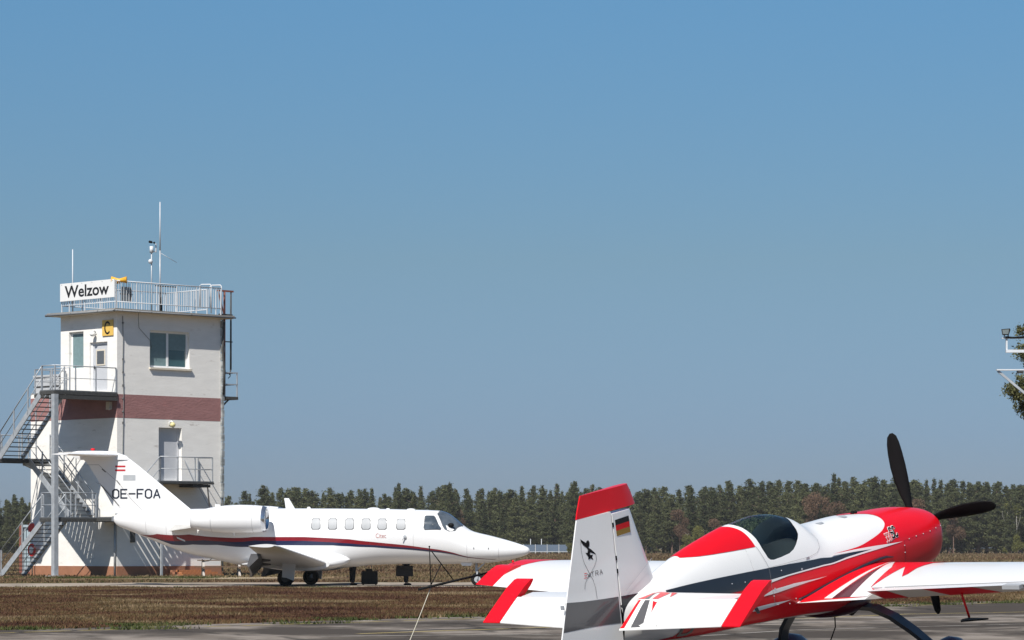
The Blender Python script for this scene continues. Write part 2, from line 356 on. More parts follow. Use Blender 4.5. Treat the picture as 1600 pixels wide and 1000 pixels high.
seg_line('pale_marking', [gp(500, 995), gp(640, 993.5), gp(880, 992)], .26, m_pale, dash=((2, 3), (.0, .02)))
seg_line('pale_guide_line', [gp(1040, 990), gp(1180, 970), gp(1300, 966), gp(1400, 966), gp(1620, 962)], .34, m_pale, dash=((1, 3), (.0, .1)), jitter=.05)
seg_line('pale_joint', [gp(1060, 996), gp(1250, 985), gp(1420, 980), gp(1620, 975)], .16, m_pale, dash=((.5, 2), (.1, .6)), jitter=.06)
m_tar = mat('black_tar_streak', (.045, .043, .042), .8, var=.3, vscale=4)
seg_line('tar_joint', [gp(-20, 990), gp(160, 984), gp(330, 980.5)], .07, m_tar, dash=((1, 3), (.1, .8)), jitter=.05)
seg_line('tar_patch', [gp(1180, 975), gp(1400, 971), gp(1600, 969)], .16, m_tar, dash=((.5, 1.6), (.3, 1.2)), jitter=.25)
seg_line('tar_streak', [gp(1180, 983), gp(1330, 980), gp(1620, 978)], .10, m_tar, dash=((.4, 1.2), (.5, 1.6)), jitter=.2)
seg_line('tar_seam', [gp(620, 987), gp(740, 983), gp(880, 982)], .22, m_tar, dash=((.5, 1.5), (.2, .6)), jitter=.15)
# ---------------- grass ----------------
def grass_mat(name, cols, scale=.12):
    m = bpy.data.materials.new(name); m.use_nodes = True; n, l = m.node_tree.nodes, m.node_tree.links; b = n['Principled BSDF']
    b.inputs['Roughness'].default_value = .8; b.inputs['Specular IOR Level'].default_value = .2
    g = n.new('ShaderNodeNewGeometry'); z = n.new('ShaderNodeTexNoise'); z.inputs['Scale'].default_value = scale; z.inputs['Detail'].default_value = 7; z.inputs['Roughness'].default_value = .7
    mp = n.new('ShaderNodeMapping'); mp.inputs['Scale'].default_value = (.8, .8, 1); l.new(g.outputs['Position'], mp.inputs[0]); l.new(mp.outputs[0], z.inputs['Vector'])
    ma = n.new('ShaderNodeMath'); ma.operation = 'MULTIPLY_ADD'; ma.inputs[1].default_value = .30
    l.new(g.outputs['Random Per Island'], ma.inputs[0]); 
    sc_ = n.new('ShaderNodeMath'); sc_.operation = 'MULTIPLY_ADD'; sc_.inputs[1].default_value = 3.4; sc_.inputs[2].default_value = -1.35; l.new(z.outputs[0], sc_.inputs[0])
    l.new(sc_.outputs[0], ma.inputs[2])
    r = n.new('ShaderNodeValToRGB'); e = r.color_ramp.elements; e[0].color = (*cols[0], 1); e[0].position = .15; e[1].color = (*cols[-1], 1); e[1].position = .9
    for i, c in enumerate(cols[1:-1]): x = e.new(.15 + .75 * (i + 1) / (len(cols) - 1)); x.color = (*c, 1)
    l.new(ma.outputs[0], r.inputs[0]); l.new(r.outputs[0], b.inputs['Base Color'])
    tr = n.new('ShaderNodeBsdfTranslucent'); l.new(r.outputs[0], tr.inputs['Color']); mx = n.new('ShaderNodeMixShader'); mx.inputs[0].default_value = .3
    l.new(b.outputs[0], mx.inputs[1]); l.new(tr.outputs[0], mx.inputs[2]); l.new(mx.outputs[0], n['Material Output'].inputs[0])
    return m
def blades(name, X, Y, h, w, m, z0=0):
    k = len(X); a = rng.uniform(0, 2*np.pi, k); lean = rng.normal(0, .45, (k, 2)) * h[:, None]
    dx, dy = np.cos(a) * w / 2, np.sin(a) * w / 2
    co = np.empty((k, 3, 3), np.float32)
    co[:, 0] = np.stack([X - dx, Y - dy, np.full(k, z0)], 1); co[:, 1] = np.stack([X + dx, Y + dy, np.full(k, z0)], 1)
    co[:, 2] = np.stack([X + lean[:, 0], Y + lean[:, 1], z0 + h], 1)
    me = bpy.data.meshes.new(name); me.vertices.add(k*3); me.vertices.foreach_set('co', co.ravel())
    me.loops.add(k*3); me.loops.foreach_set('vertex_index', np.arange(k*3, dtype=np.int32))
    me.polygons.add(k); me.polygons.foreach_set('loop_start', np.arange(0, k*3, 3, dtype=np.int32)); me.polygons.foreach_set('loop_total', np.full(k, 3, np.int32))
    me.update(); me.validate(); me.materials.append(m); return link(name, me)
def wedge(n, d0, d1, margin=.185, pw=1.0):
    D = d0 + (d1 - d0) * rng.random(n) ** pw; return rng.uniform(-1, 1, n) * margin * D, D
m_heath = grass_mat('brown_heath_grass', [(.060, .026, .018), (.105, .050, .030), (.145, .082, .042), (.135, .10, .042), (.29, .205, .12)], .22)
X, Y = wedge(620000, 46, 105, pw=1.1); k = (Y > 61.5 + 1.38*X + .25*np.sin(X*3)) & ((Y < 104.2) | (rng.random(len(X)) < .3)); X, Y = X[k], Y[k]
setp(blades('heath_grass', X, Y, rng.uniform(.02, .075, len(X)) * (1 + .5 * (np.sin(X * 1.3) * np.sin(Y * .4 + X * .2))), rng.uniform(.02, .045, len(X)), m_heath), 'brown dry heath grass between the taxiway and the apron', 'grass', kind='stuff')
m_far = grass_mat('dry_field_grass', [(.08, .045, .027), (.145, .088, .050), (.19, .13, .072), (.125, .100, .045), (.25, .185, .105)], .06)
X, Y = wedge(150000, 119, 640, pw=1.9); k = ~((X > -19) & (X < -5) & (Y > 128) & (Y < 139)) & ((Y > 121.5) | (X < -14)); 
C0 = np.array([-18.02, 146.0]); bx = (X - C0[0]) * .7071 + (Y - C0[1]) * .7071; ax = -(X - C0[0]) * .7071 + (Y - C0[1]) * .7071
k &= ~((bx > -.1) & (bx < 6.3) & (ax > -.1) & (ax < 6.7)); X, Y = X[k], Y[k]
sc_h = np.clip(Y / 300, .45, 1.6)
setp(blades('field_grass', X, Y, rng.uniform(.06, .26, len(X)) * sc_h, rng.uniform(.06, .20, len(X)) * sc_h, m_far), 'yellow brown field grass stretching back to the forest', 'grass', kind='stuff')
m_weed = grass_mat('green_weeds', [(.04, .05, .015), (.07, .09, .025), (.13, .12, .05)], 1.0)
XX, YY = [], []
for _ in range(70):                                # weeds along the apron edge, the taxiway edge and at the tower foot
    x = random.uniform(-10, 16); y = edge_y(x) - random.choice((-.3, .0, 1.9, 2.2)) ; n = random.randint(40, 200); XX.append(rng.normal(x, .30, n)); YY.append(rng.normal(y, .15, n))
for _ in range(26):
    x = random.uniform(-20, 0); y = 104 + random.uniform(-.3, .6); n = random.randint(20, 90); XX.append(rng.normal(x, .25, n)); YY.append(rng.normal(y, .2, n))
for _ in range(50):
    x = random.uniform(-23, -13); y = random.choice((121, 138, 140)) + random.uniform(-2, 2); n = random.randint(60, 200); XX.append(rng.normal(x, .5, n)); YY.append(rng.normal(y, .5, n))
X, Y = np.concatenate(XX), np.concatenate(YY)
setp(blades('weeds', X, Y, rng.uniform(.02, .075, len(X)), rng.uniform(.02, .05, len(X)), m_weed, .004), 'green weeds growing along the paving edges', 'weeds', kind='stuff')
# ---------------- control tower ----------------
# local frame: x along the right (sunlit-grazing) face, y along the left face, z up; outside is x<0 and y<0
TR = math.radians(45)
T = empty('control_tower', (-18.02, 146, 0), 'white three-storey airfield control tower with a dark red band and outside stairs', 'tower', rz=TR)
m_wall = mat('white_painted_brick', (.79, .765, .72), .85, var=.06, vscale=.9, bump=.28, bscale=6, stretch=(1, 1, 3.6), wear=((.54, .50, .45), 1.0, .60))
m_band = mat('faded_red_band', (.30, .150, .142), .85, var=.12, vscale=1.2, bump=.8, bscale=6, stretch=(1, 1, 2), wear=((.34, .16, .15), 1.6, .58))
m_plinth = mat('brown_plinth_paint', (.30, .135, .075), .85, var=.12, vscale=2, bump=.5, bscale=8)
m_cream = mat('cream_trim', (.62, .56, .46), .7, var=.06)
m_conc = mat('weathered_concrete', (.26, .245, .22), .9, var=.2, vscale=5, wear=((.08, .08, .075), 5, .6))
m_glass = mat('teal_window_glass', (.045, .10, .11), .06, var=.2, vscale=1, spec=.9)
m_blind = mat('grey_green_blind', (.16, .24, .25), .8, var=.1)
m_dark = mat('dark_interior', (.02, .025, .03), .6)
m_doorp = mat('pale_grey_door', (.50, .51, .53), .6, var=.04)
m_frame = mat('white_window_frame', (.76, .76, .75), .5, var=.03)
def face_map(face, off=0.0):
    if face == 'L': return lambda u, z, d=0: (off + d * 1.0, u, z)        # d>0 goes into the building
    return lambda u, z, d=0: (u, off + d * 1.0, z)
def wall(name, face, off, u0, u1, z0, z1, holes, m, parent=T, depth=.22):
    f = face_map(face, off); us = sorted({u0, u1, *[h[0] for h in holes], *[h[1] for h in holes]}); zs = sorted({z0, z1, *[h[2] for h in holes], *[h[3] for h in holes]})
    b = MB()
    for a, c in zip(us, us[1:]):
        for e, g in zip(zs, zs[1:]):
            if any(h[0] <= a and c <= h[1] and h[2] <= e and g <= h[3] for h in holes): continue
            b.add([f(a, e), f(c, e), f(c, g), f(a, g)], [(0, 1, 2, 3)])
    for h in holes:
        A, C, E_, G = h
        for p, q in (((A, E_), (A, G)), ((C, E_), (C, G)), ((A, E_), (C, E_)), ((A, G), (C, G))):
            b.add([f(*p), f(*q), f(*q, depth), f(*p, depth)], [(0, 1, 2, 3)])
    return b.build(name, m, parent)
WIN_L = (2.50, 3.60, 9.55, 11.30); DOOR_L = (.71, 2.03, 8.52, 10.75); WIN_R = (1.90, 4.24, 9.62, 11.32); DOOR_R = (2.42, 3.78, 4.42, 6.86)
W1, A1, A2, HT = 6.14, 6.55, 4.23, 12.05
wall('wall', 'L', 0, 0, A2, 7.23, HT, [WIN_L, DOOR_L], m_wall)
wall('wall', 'L', 0, 0, A1, .44, 7.23, [], m_wall)
wall('wall', 'L', 0, A2, A1, 7.23, 8.5, [], m_wall)
wall('wall', 'R', 0, 0, W1, .44, HT, [WIN_R, DOOR_R], m_wall)
b = MB(); b.add([(0, A2, 8.5), (W1, A2, 8.5), (W1, A2, HT), (0, A2, HT)], [(0,1,2,3)]); b.add([(0, A1, 0), (W1, A1, 0), (W1, A1, 8.5), (0, A1, 8.5)], [(0,1,2,3)])
b.add([(W1, 0, 0), (W1, A1, 0), (W1, A1, 8.5), (W1, 0, 8.5)], [(0,1,2,3)]); b.add([(W1, 0, 8.5), (W1, A2, 8.5), (W1, A2, HT), (W1, 0, HT)], [(0,1,2,3)]); b.build('wall', m_wall, T)
b = MB(); b.box(.0, W1, A2 + .003, A1, 8.5, 8.56); b.build('terrace_roof', m_conc, T)
def wrap(name, z0, z1, t, m):
    b = MB(); b.box(-t, -.001, -t, A1 + t, z0, z1); b.build(name, m, T)
    b = MB(); b.box(0, W1 + t, -t, -.001, z0, z1); b.build(name, m, T)
    b = MB(); b.box(W1 + .001, W1 + t, 0, A1, z0, z1); b.build(name, m, T)
wrap('painted_band', 7.24, 8.32, .006, m_band); wrap('plinth', 0, .46, .03, m_plinth)
b = MB(); b.box(-.42, W1 + .42, -.42, A2 + .42, HT, HT + .05); b.cur = 1; b.box(-.46, W1 + .46, -.46, A2 + .46, HT + .052, HT + .15)
b.build('roof_slab', [m_cream, m_conc], T)
b = MB(); b.tube([(-.49, -.49, HT + .05), (-.49, A2 + .5, HT + .05)], .06, 8); b.tube([(-.49, -.49, HT + .05), (W1 + .5, -.49, HT + .05)], .035, 8); b.build('gutter', mat('grey_gutter', (.22, .225, .23), .6, wear=((.05, .05, .05), 6, .55)), T)
def window(face, r, mull, sill=True):
    f = face_map(face, 0.0); u0, u1, z0, z1 = r; D = .16; w = .09
    def fb(b, a, c, e, g, d0, d1):
        p = [f(a, e, d0), f(c, e, d0), f(c, g, d0), f(a, g, d0), f(a, e, d1), f(c, e, d1), f(c, g, d1), f(a, g, d1)]
        b.add(p, [(0,1,2,3),(4,7,6,5),(0,4,5,1),(1,5,6,2),(2,6,7,3),(3,7,4,0)])
    b = MB()
    for a, c, e, g in ((u0, u0+w, z0, z1), (u1-w, u1, z0, z1), (u0+w, u1-w, z0, z0+w), (u0+w, u1-w, z1-w, z1)): fb(b, a, c, e, g, D, D + .06)
    for q in mull: fb(b, q-.06, q+.06, z0+w, z1-w, D - .01, D + .07)
    fr = b.build('window', m_frame, T)
    edges = [u0 + w] + [x for q in mull for x in (q - .06, q + .06)] + [u1 - w]
    for i in range(0, len(edges), 2):
        b = MB(); fb(b, edges[i], edges[i+1], z0+w, z1-w, D + .025, D + .035); b.build('pane', m_glass, fr)
        b = MB(); h = (z1 - z0) * (.45 if i else .9); fb(b, edges[i], edges[i+1], z1-w-h, z1-w, D + .012, D + .018)
        if face == 'R' or i == 0: b.build('blind', m_blind, fr)
    b = MB(); b.add([f(u0, z0, .3), f(u1, z0, .3), f(u1, z1, .3), f(u0, z1, .3)], [(0,1,2,3)]); b.build('backing', m_dark, fr)
    if sill: b = MB(); fb(b, u0 - .04, u1 + .1, z0 - .09, z0 - .002, -.1, .15); b.build('sill', m_cream, fr)
window('R', WIN_R, [3.05]); window('L', WIN_L, [], False)
def door(face, r, pane=None):
    f = face_map(face, 0.0); u0, u1, z0, z1 = r; b = MB()
    def fb(b, a, c, e, g, d0, d1):
        p = [f(a, e, d0), f(c, e, d0), f(c, g, d0), f(a, g, d0), f(a, e, d1), f(c, e, d1), f(c, g, d1), f(a, g, d1)]
        b.add(p, [(0,1,2,3),(4,7,6,5),(0,4,5,1),(1,5,6,2),(2,6,7,3),(3,7,4,0)])
    D = .10 if face == 'L' else .19
    fb(b, u0+.1, u1-.1, z0, z1-.1, D + .03, D + .09); d = b.build('door', m_doorp, T)
    b = MB(); fb(b, u0, u0+.1, z0, z1, D, D+.1); fb(b, u1-.1, u1, z0, z1, D, D+.1); fb(b, u0+.1, u1-.1, z1-.1, z1, D, D+.1); b.build('door_frame', m_frame if face == 'L' else m_doorp, d)
    b = MB(); hx = u0 + .25 if face == 'R' else u1 - .25; fb(b, hx, hx + .03, z0+1.02, z0+1.16, D-.03, D+.03); fb(b, hx-.09, hx+.03, z0+1.09, z0+1.12, D-.06, D-.03); b.build('handle', M['black'], d)
    if pane:
        a, c, e, g = pane; b = MB(); fb(b, a-.07, c+.07, e-.07, g+.07, D+.01, D+.028); b.build('pane_frame', m_cream, d)
        b = MB(); fb(b, a, c, e, g, D+.002, D+.009); b.build('pane', mat('dark_door_glass', (.10, .11, .12), .2), d)
door('L', DOOR_L, (1.1, 1.62, 9.75, 10.35)); door('R', DOOR_R)
# lamps, letter board, cables on the walls
def lamp_bulkhead(name, c, n, mglobe, label):
    t = empty(name, (0, 0, 0), label, 'lamp'); t.location = Matrix.Rotation(TR, 4, 'Z') @ Vector(c) + Vector((-18.02, 146, 0)); t.rotation_euler = (0, 0, TR)
    n = Vector(n); b = MB(); b.sphere(n * .20 + Vector((0, 0, -.03)), .13, 12, 8, (1, 1, .9)); b.build('globe', mglobe, t)
    b = MB(); b.tube([Vector((0, 0, .05)), n * .1 + Vector((0, 0, .14)), n * .2 + Vector((0, 0, .08))], .04); b.box(-.07, .07, -.02, .0, -.02, .12) if n.y else b.box(-.02, 0, -.07, .07, -.02, .12); b.build('bracket', m_frame, t)
lamp_bulkhead('wall_lamp', (-.012, 1.55, 11.15), (-1, 0, 0), mat('opal_lamp', (.75, .75, .73), .3), 'white globe lamp above the upper door of the tower')
lamp_bulkhead('wall_lamp', (3.08, -.012, 7.02), (0, -1, 0), mat('yellowed_lamp', (.62, .55, .26), .4), 'yellowed bulkhead lamp above the lower grey door of the tower')
m_signy = mat('yellow_sign_enamel', (.70, .45, .10), .5, var=.05)
def tw(p): v = Matrix.Rotation(TR, 4, 'Z') @ Vector(p) + Vector((-18.02, 146, 0)); return v
s_ = empty('letter_sign', tw((-.012, .64, 11.37)), 'square yellow board with a black letter C beside the upper door', 'sign', rz=TR)
b = MB(); b.box(-.04, -.005, -.40, .40, -.36, .36); b.build('board', m_signy, s_)
m_ink = mat('black_lettering', (.012, .012, .014), .5)
lines('letter', [[(.19 * math.cos(math.radians(a)), .26 * math.sin(math.radians(a))) for a in range(38, 323, 12)]], .085, lambda x, z: (-.044, -x, z), m_ink, s_)
def tag_tower(o): return o
b = MB(); random.seed(3)
b.tube([(.30, -.03, 11.9), (.33, -.03, 11.0), (.30, -.03, 9.4), (.36, -.03, 8.2), (.31, -.03, 6.0), (.33, -.03, 2.4)], .018, 4)
for z in (11.55, 9.9, 9.3, 8.7, 8.1, 7.5, 7.0): b.box(.28, .36, -.05, -.006, z, z + .07)
b.tube([(.9, -.45, 12.05), (1.0, -.3, 11.75), (1.25, -.02, 11.4), (1.9, -.02, 10.85), (2.0, -.02, 10.5)], .012, 4)
b.build('wall_cable', mat('grey_cable', (.16, .16, .16), .7), T)
b = MB()
for i in range(22): b.box(W1 - .02 + random.uniform(-.02, .02), W1 + .10 + random.uniform(0, .04), -.12, -.004, 12.0 - .38 * (i + 1), 12.0 - .38 * i - .05)
b.tube([(W1 + .04, -.07, .2), (W1 + .04, -.07, 12.0)], .05, 8); b.build('downpipe', mat('mottled_grey_pipe', (.40, .42, .42), .6, c2=(.10, .11, .11), vscale=2.2, stretch=(1, 1, 2.5)), T)
b = MB(); b.box(.75, 1.0, -.06, -.003, 1.55, 2.15); b.build('meter_box', mat('dark_meter_box', (.07, .07, .065), .6), T)
b = MB(); b.box(-.16, -.01, .35, .62, 7.62, 7.98); b.tube([(-.1, .35, 7.7), (-.3, .2, 7.6)], .03); b.build('junction_box', m_cream, T)
b = MB(); b.tube([(-.09, .05, 0), (-.09, .05, 2.5)], .05, 8); b.build('post', M['steel'], T)
b = MB(); b.tube([(2.5, -.05, .1), (2.5, -.05, 4.3)], .045, 8); b.build('rain_pipe', mat('pipe_grey', (.33, .34, .35), .6), T)
# rooftop railing
RB, RT = HT + .17, HT + 1.42
rail_me = None
def roof_side(p, q, sign=False, nb=None, rails=True):
    global rail_me
    p, q = Vector(p), Vector(q); d = q - p; Ln = d.length; n = nb or int(Ln / .145)
    rr = empty('roof_railing', tw((p.x, p.y, RB)), None, None, rz=TR); 
    b = MB(); L0 = Vector((0, 0, 0)); e = Vector((d.x, d.y, 0))
    b.tube([L0 + Vector((0, 0, RT-RB)), e + Vector((0, 0, RT-RB))], .028, 6); b.build('top_rail', M['whitemetal'], rr)
    b = MB(); b.tube([L0 + Vector((0, 0, .30)), e + Vector((0, 0, .30))], .022, 6); b.build('bottom_rail', M['whitemetal'], rr)
    if rail_me is None:
        m1 = MB(); m1.box(-.010, .010, -.010, .010, .30, RT-RB-.02); rail_me = m1.mesh('baluster', M['whitemetal'])
        m2 = MB(); m2.box(-.022, .022, -.022, .022, -.02, RT-RB+.02); globals()['post_me'] = m2.mesh('post', M['whitemetal'])
    for i in range(n + 1):
        x = e * (i / n); k = i % 8 == 0 or i == n
        link('post' if k else 'baluster', post_me if k else rail_me, rr, x)
    return rr
x0, x1, y0, y1 = -.22, 5.95, -.22, 3.85
setp(roof_side((x0, y0, RB), (x0, y1, RB)), 'white railing on the tower roof behind the town name board', 'railing', 'roof railings of the tower')
setp(roof_side((x0, y0, RB), (x1, y0, RB)), 'long white barred railing along the front right edge of the tower roof', 'railing', 'roof railings of the tower')
setp(roof_side((x0, y1, RB), (x1, y1, RB)), 'white railing along the far back edge of the tower roof', 'railing', 'roof railings of the tower')
setp(roof_side((x1, y0+1.0, RB), (x1, y1, RB)), 'short white railing at the ladder end of the tower roof', 'railing', 'roof railings of the tower')
s_ = empty('name_sign', tw((-.30, 1.81, 12.75)), 'long white board reading Welzow on the tower roof railing', 'sign', rz=TR)
b = MB(); b.box(-.03, .03, -2.03, 2.03, -.03, .79); b.build('board', M['glosswhite'], s_)
b = MB()
for k in range(6): b.sphere((-.03, -1.9 + k * .76, .74), .025, 6, 4)
b.build('fixing', M['steel'], s_)
text_mesh('lettering', 'Welzow', lambda x, y: (-.034, -x + .02, y + .36), m_ink, s_, size=.76, bold=.017, aspect=1.25)
# rooftop things
def whip(x, y, h, zt, label, lower=None):
    t = empty('antenna', tw((x, y, HT + .15)), label, 'antenna', rz=TR)
    if lower: b = MB(); b.tube([(0, 0, 0), (0, 0, lower)], .035, 8); b.build('mast', M['steel'], t)
    b = MB(); b.tube([(0, 0, lower or 0), (0, 0, zt - HT - .15)], [.032, .022], 6); b.build('whip', M['whitemetal'], t); return t
whip(.1, 3.45, 0, 15.15, 'short white whip antenna standing behind the name board')
t = whip(2.66, .2, 0, 17.3, 'tall thin white whip antenna, highest on the tower roof', 2.85)
b = MB(); b.tube([(0, 0, 2.75), (.95, -.05, 2.35)], .012, 5); b.build('stay', M['whitemetal'], t)
t = empty('weather_mast', tw((2.4, .5, HT + .15)), 'thin mast with a cup anemometer and small sensors on the roof', 'mast', rz=TR)
b = MB(); b.tube([(0, 0, 0), (0, 0, 2.95)], .03, 8); b.build('mast', M['steel'], t)
b = MB(); b.sphere((-.12, -.02, 3.25), .06, 8, 6); b.sphere((.02, .05, 3.25), .06, 8, 6); b.sphere((.12, -.05, 3.22), .05, 8, 6); b.bar((-.12, 0, 3.22), (.12, 0, 3.22), .02); b.build('anemometer', M['black'], t)
b = MB(); b.sphere((-.06, 0, 2.35), .11, 10, 8); b.build('sensor', M['whitemetal'], t)
b = MB(); b.tube([(0, 0, 2.75), (0, 0, 3.05)], .09, 10); b.bar((-.02, 0, 2.85), (.28, 0, 2.8), .04); b.bar((.26, 0, 2.8), (.26, 0, 3.2), .04); b.build('sensor', M['whitemetal'], t)
t = empty('floodlight_horn', tw((-.05, -.1, RT + .03)), 'yellow double horn siren on the front corner of the roof railing', 'siren', rz=TR)
m_yp = mat('yellow_plastic', (.75, .38, .03), .45)
b = MB(); b.tube([(-.2, .2, .02), (.05, -.05, .0), (.3, -.3, .02)], [.16, .07, .16], 12); b.build('horn', m_yp, t)
b = MB(); b.box(-.08, .08, -.08, .08, -.16, .0); b.build('bracket', m_yp, t)
t.name = 'siren'
t = empty('louvre_panel', tw((.45, -.1, RB + .35)), 'small grey slatted panel hung behind the front roof railing', 'panel', rz=TR)
for k in range(5): b = MB(); b.box(-.28 + k * .13, -.20 + k * .13, .0, .05, 0, .66); b.build('slat', mat('dull_grey_slat', (.17, .17, .17), .7), t)
b = MB(); b.box(-.3, .42, .06, .08, .3, .36); b.build('rail', M['steel'], t)
t = empty('equipment_pole', tw((2.62, .05, RB - .02)), 'short black pole standing on the roof by the antennas', 'pole', rz=TR); b = MB(); b.tube([(0, 0, 0), (0, 0, .7)], .045, 8); b.build('tube', M['black'], t); b = MB(); b.box(-.35, .9, -.03, .03, 1.17, 1.22); b.build('cross_bar', M['darksteel'], t)
b = MB(); b.tube([(0, 0, .7), (0, 0, 1.2)], .02, 6); b.build('tube', M['darksteel'], t)
b = MB()
t = empty('access_hoop', tw((5.35, -.22, RT)), 'two bent white tube handles over the roof railing by the ladder', 'handrail', rz=TR)
for u in (0, .62): b = MB(); b.tube([(u-.28, .45, -.9), (u-.28, .45, .1), (u-.24, .40, .15), (u, .05, .15), (u + .02, 0, .1), (u + .02, 0, -1.2)], .03, 6); b.build('handle', M['whitemetal'], t)
# ladder with rest platform on the far right side
t = empty('roof_ladder', tw((W1, 0, 0)), 'dark steel access ladder with a small rest platform on the right edge of the tower', 'ladder', rz=TR)
b = MB(); b.tube([(.22, .0, 8.2), (.22, .0, 13.35)], .05, 6); b.build('rail', M['rust'], t)
b = MB(); b.tube([(.62, .0, 9.7), (.62, .0, 13.35)], .035, 6); b.tube([(.62, 0, 9.7), (.52, 0, 9.45)], .03, 5); b.build('rail', M['darksteel'], t)
b = MB(); b.tube([(.82, .3, 9.4), (.84, .3, 13.2)], .02, 5); b.tube([(.82, .3, 9.4), (.7, .3, 9.3)], .02, 5); b.build('rail', M['darksteel'], t)
b = MB(); b.bar((-.2, 0, 13.38), (.75, 0, 13.38), .08); b.bar((-.15, 0, 13.3), (.18, 0, 12.3), .05); b.build('bracket', M['rust'], t)
b = MB(); b.bar((-.1, 0, 12.25), (.68, 0, 12.25), .1); b.build('bracket', M['darksteel'], t)
for z in (11.0,): b = MB(); b.bar((.15, 0, z), (.70, 0, z), .05); b.build('bracket', M['darksteel'], t)
for k in range(16): b = MB(); b.tube([(.62, 0, 9.75 + k * .23), (.84, .3, 9.75 + k * .23)], .012, 4); b.build('rung', M['darksteel'], t)
b = MB(); b.box(.12, .98, -.1, .9, 8.28, 8.42); b.build('platform', M['darksteel'], t)
b = MB(); b.bar((.02, 0, 7.9), (.5, 0, 8.3), .06); b.build('brace', M['darksteel'], t)
b = MB()
for p in ((.18, -.05), (.95, -.05), (.95, .85)): b.bar((p[0], p[1], 8.4), (p[0], p[1], 9.55), .045)
for z in (9.0, 9.55): b.bar((.12, -.05, z), (1.0, -.05, z), .045); b.bar((.95, -.05, z), (.95, .85, z), .045)
b.build('railing', M['steel'], t)
b = MB(); b.tube([(.05, -.12, 8.5), (.12, -.12, 9.6), (.0, -.12, 10.6), (.1, -.12, 11.9)], .06, 6); b.build('cable_bundle', M['darksteel'], t)
# ---- steel staircase ----
S = empty('steel_staircase', (-18.02, 146, 0), 'grey steel zigzag staircase with landings climbing the left face of the tower', 'staircase', rz=TR)
m_grate = mat('step_grating', (.10, .105, .11), .7, var=.2, vscale=10)
def landing(x0, x1, y0, y1, z, t=.2):
    b = MB(); b.box(x0, x1, y0, y1, z - .05, z); b.build('landing', m_grate, S)
    b = MB(); b.box(x0-.03, x0+.03, y0, y1, z-t, z-.052); b.box(x1-.03, x1+.03, y0, y1, z-t, z-.052); b.box(x0+.03, x1-.03, y0-.03, y0+.03, z-t, z-.052); b.box(x0+.03, x1-.03, y1-.03, y1+.03, z-t, z-.052)
    for k in range(1, 4): y = y0 + (y1-y0)*k/4; b.box(x0+.03, x1-.03, y-.03, y+.03, z-t+.05, z-.052)
    b.build('landing_frame', M['darksteel'], S)
def railing(pts, h=1.1, posts=None, mid=True, every=1.1):
    for p, q in zip(pts, pts[1:]):
        p, q = Vector(p), Vector(q)
        b = MB(); b.tube([p + Vector((0, 0, h)), q + Vector((0, 0, h))], .026, 6); b.build('handrail', M['steel'], S)
        if mid: b = MB(); b.tube([p + Vector((0, 0, h*.5)), q + Vector((0, 0, h*.5))], .018, 6); b.build('mid_rail', M['steel'], S)
        n = max(1, round((q - p).length / every))
        for i in range(n + 1):
            c = p.lerp(q, i / n)
            if i < n or q == Vector(pts[-1]): b = MB(); b.bar(c - Vector((0, 0, .12)), c + Vector((0, 0, h)), .05, up=(1, 0, 0)); b.build('post', M['steel'], S)
tread_me = MB().box(-.62, .62, -.13, .13, -.035, 0).mesh('tread', m_grate)
tread_y = MB().box(-.13, .13, -.5, .5, -.035, 0).mesh('tread', m_grate)
def flight(xc, y0, z0, y1, z1, n, axis='y', hw=.62):
    dy = 1 if y1 > y0 else -1
    for i in range(n):
        u = (i + .5) / n; yy = y0 + (y1 - y0) * u; zz = z0 + (z1 - z0) * u
        link('tread', tread_me if axis == 'y' else tread_y, S, (xc, yy, zz) if axis == 'y' else (yy, xc, zz))
    for s_i in (-1, 1):
        b = MB(); a, c = (y0, z0), (y1, z1)
        P = (lambda y, z: Vector((xc + s_i * hw, y, z))) if axis == 'y' else (lambda y, z: Vector((y, xc + s_i * hw, z)))
        b.bar(P(*a), P(*c), .05, .26, up=(0, 0, 1)); b.build('stringer', M['steel'], S)
OX, IX = -2.85, -1.25
landing(-3.55, -.02, -.05, 1.05, 8.40); landing(-1.85, -.02, 1.09, 3.75, 8.40)
landing(-3.55, -.5, 4.15, 5.4, 5.42); landing(-3.55, -.12, -.05, 1.05, 2.68)
flight(OX, .95, 8.38, 4.2, 5.45, 15); flight(IX, 4.25, 5.40, 1.0, 2.72, 14); flight(OX, .85, 2.62, 4.15, .02, 14)
railing([(-3.5, 1.0, 8.4), (-3.5, 0, 8.4), (-.06, 0, 8.4)]); railing([(-1.85, 1.1, 8.4), (-1.85, 3.72, 8.4), (-.1, 3.72, 8.4)])
railing([(OX-.62, 1.0, 8.42), (OX-.62, 4.2, 5.5)], every=1.6); railing([(OX+.62, 1.0, 8.42), (OX+.62, 4.2, 5.5)], every=1.6)
railing([(-3.5, 4.2, 5.42), (-3.5, 5.38, 5.42), (-.55, 5.38, 5.42)])
railing([(IX-.62, 4.2, 5.45), (IX-.62, 1.0, 2.75)], every=1.6); railing([(IX+.62, 4.2, 5.45), (IX+.62, 1.0, 2.75)], every=1.6)
railing([(-3.5, 1.0, 2.68), (-3.5, 0, 2.68), (-1.2, 0, 2.68)]); railing([(OX-.62, .9, 2.65), (OX-.62, 4.1, .1)], every=1.7); railing([(OX+.62, .9, 2.65), (OX+.62, 4.1, .1)], every=1.7)
b = MB(); b.box(-3.66, -3.43, -.16, .07, 0, 8.2); b.build('column', M['steel'], S)
b = MB(); b.box(-3.85, -3.25, -.35, .25, -.02, .06); b.build('column_foot', m_conc, S)
b = MB(); b.box(-3.65, -.05, -.12, .0, 8.0, 8.17); b.build('beam', M['darksteel'], S)
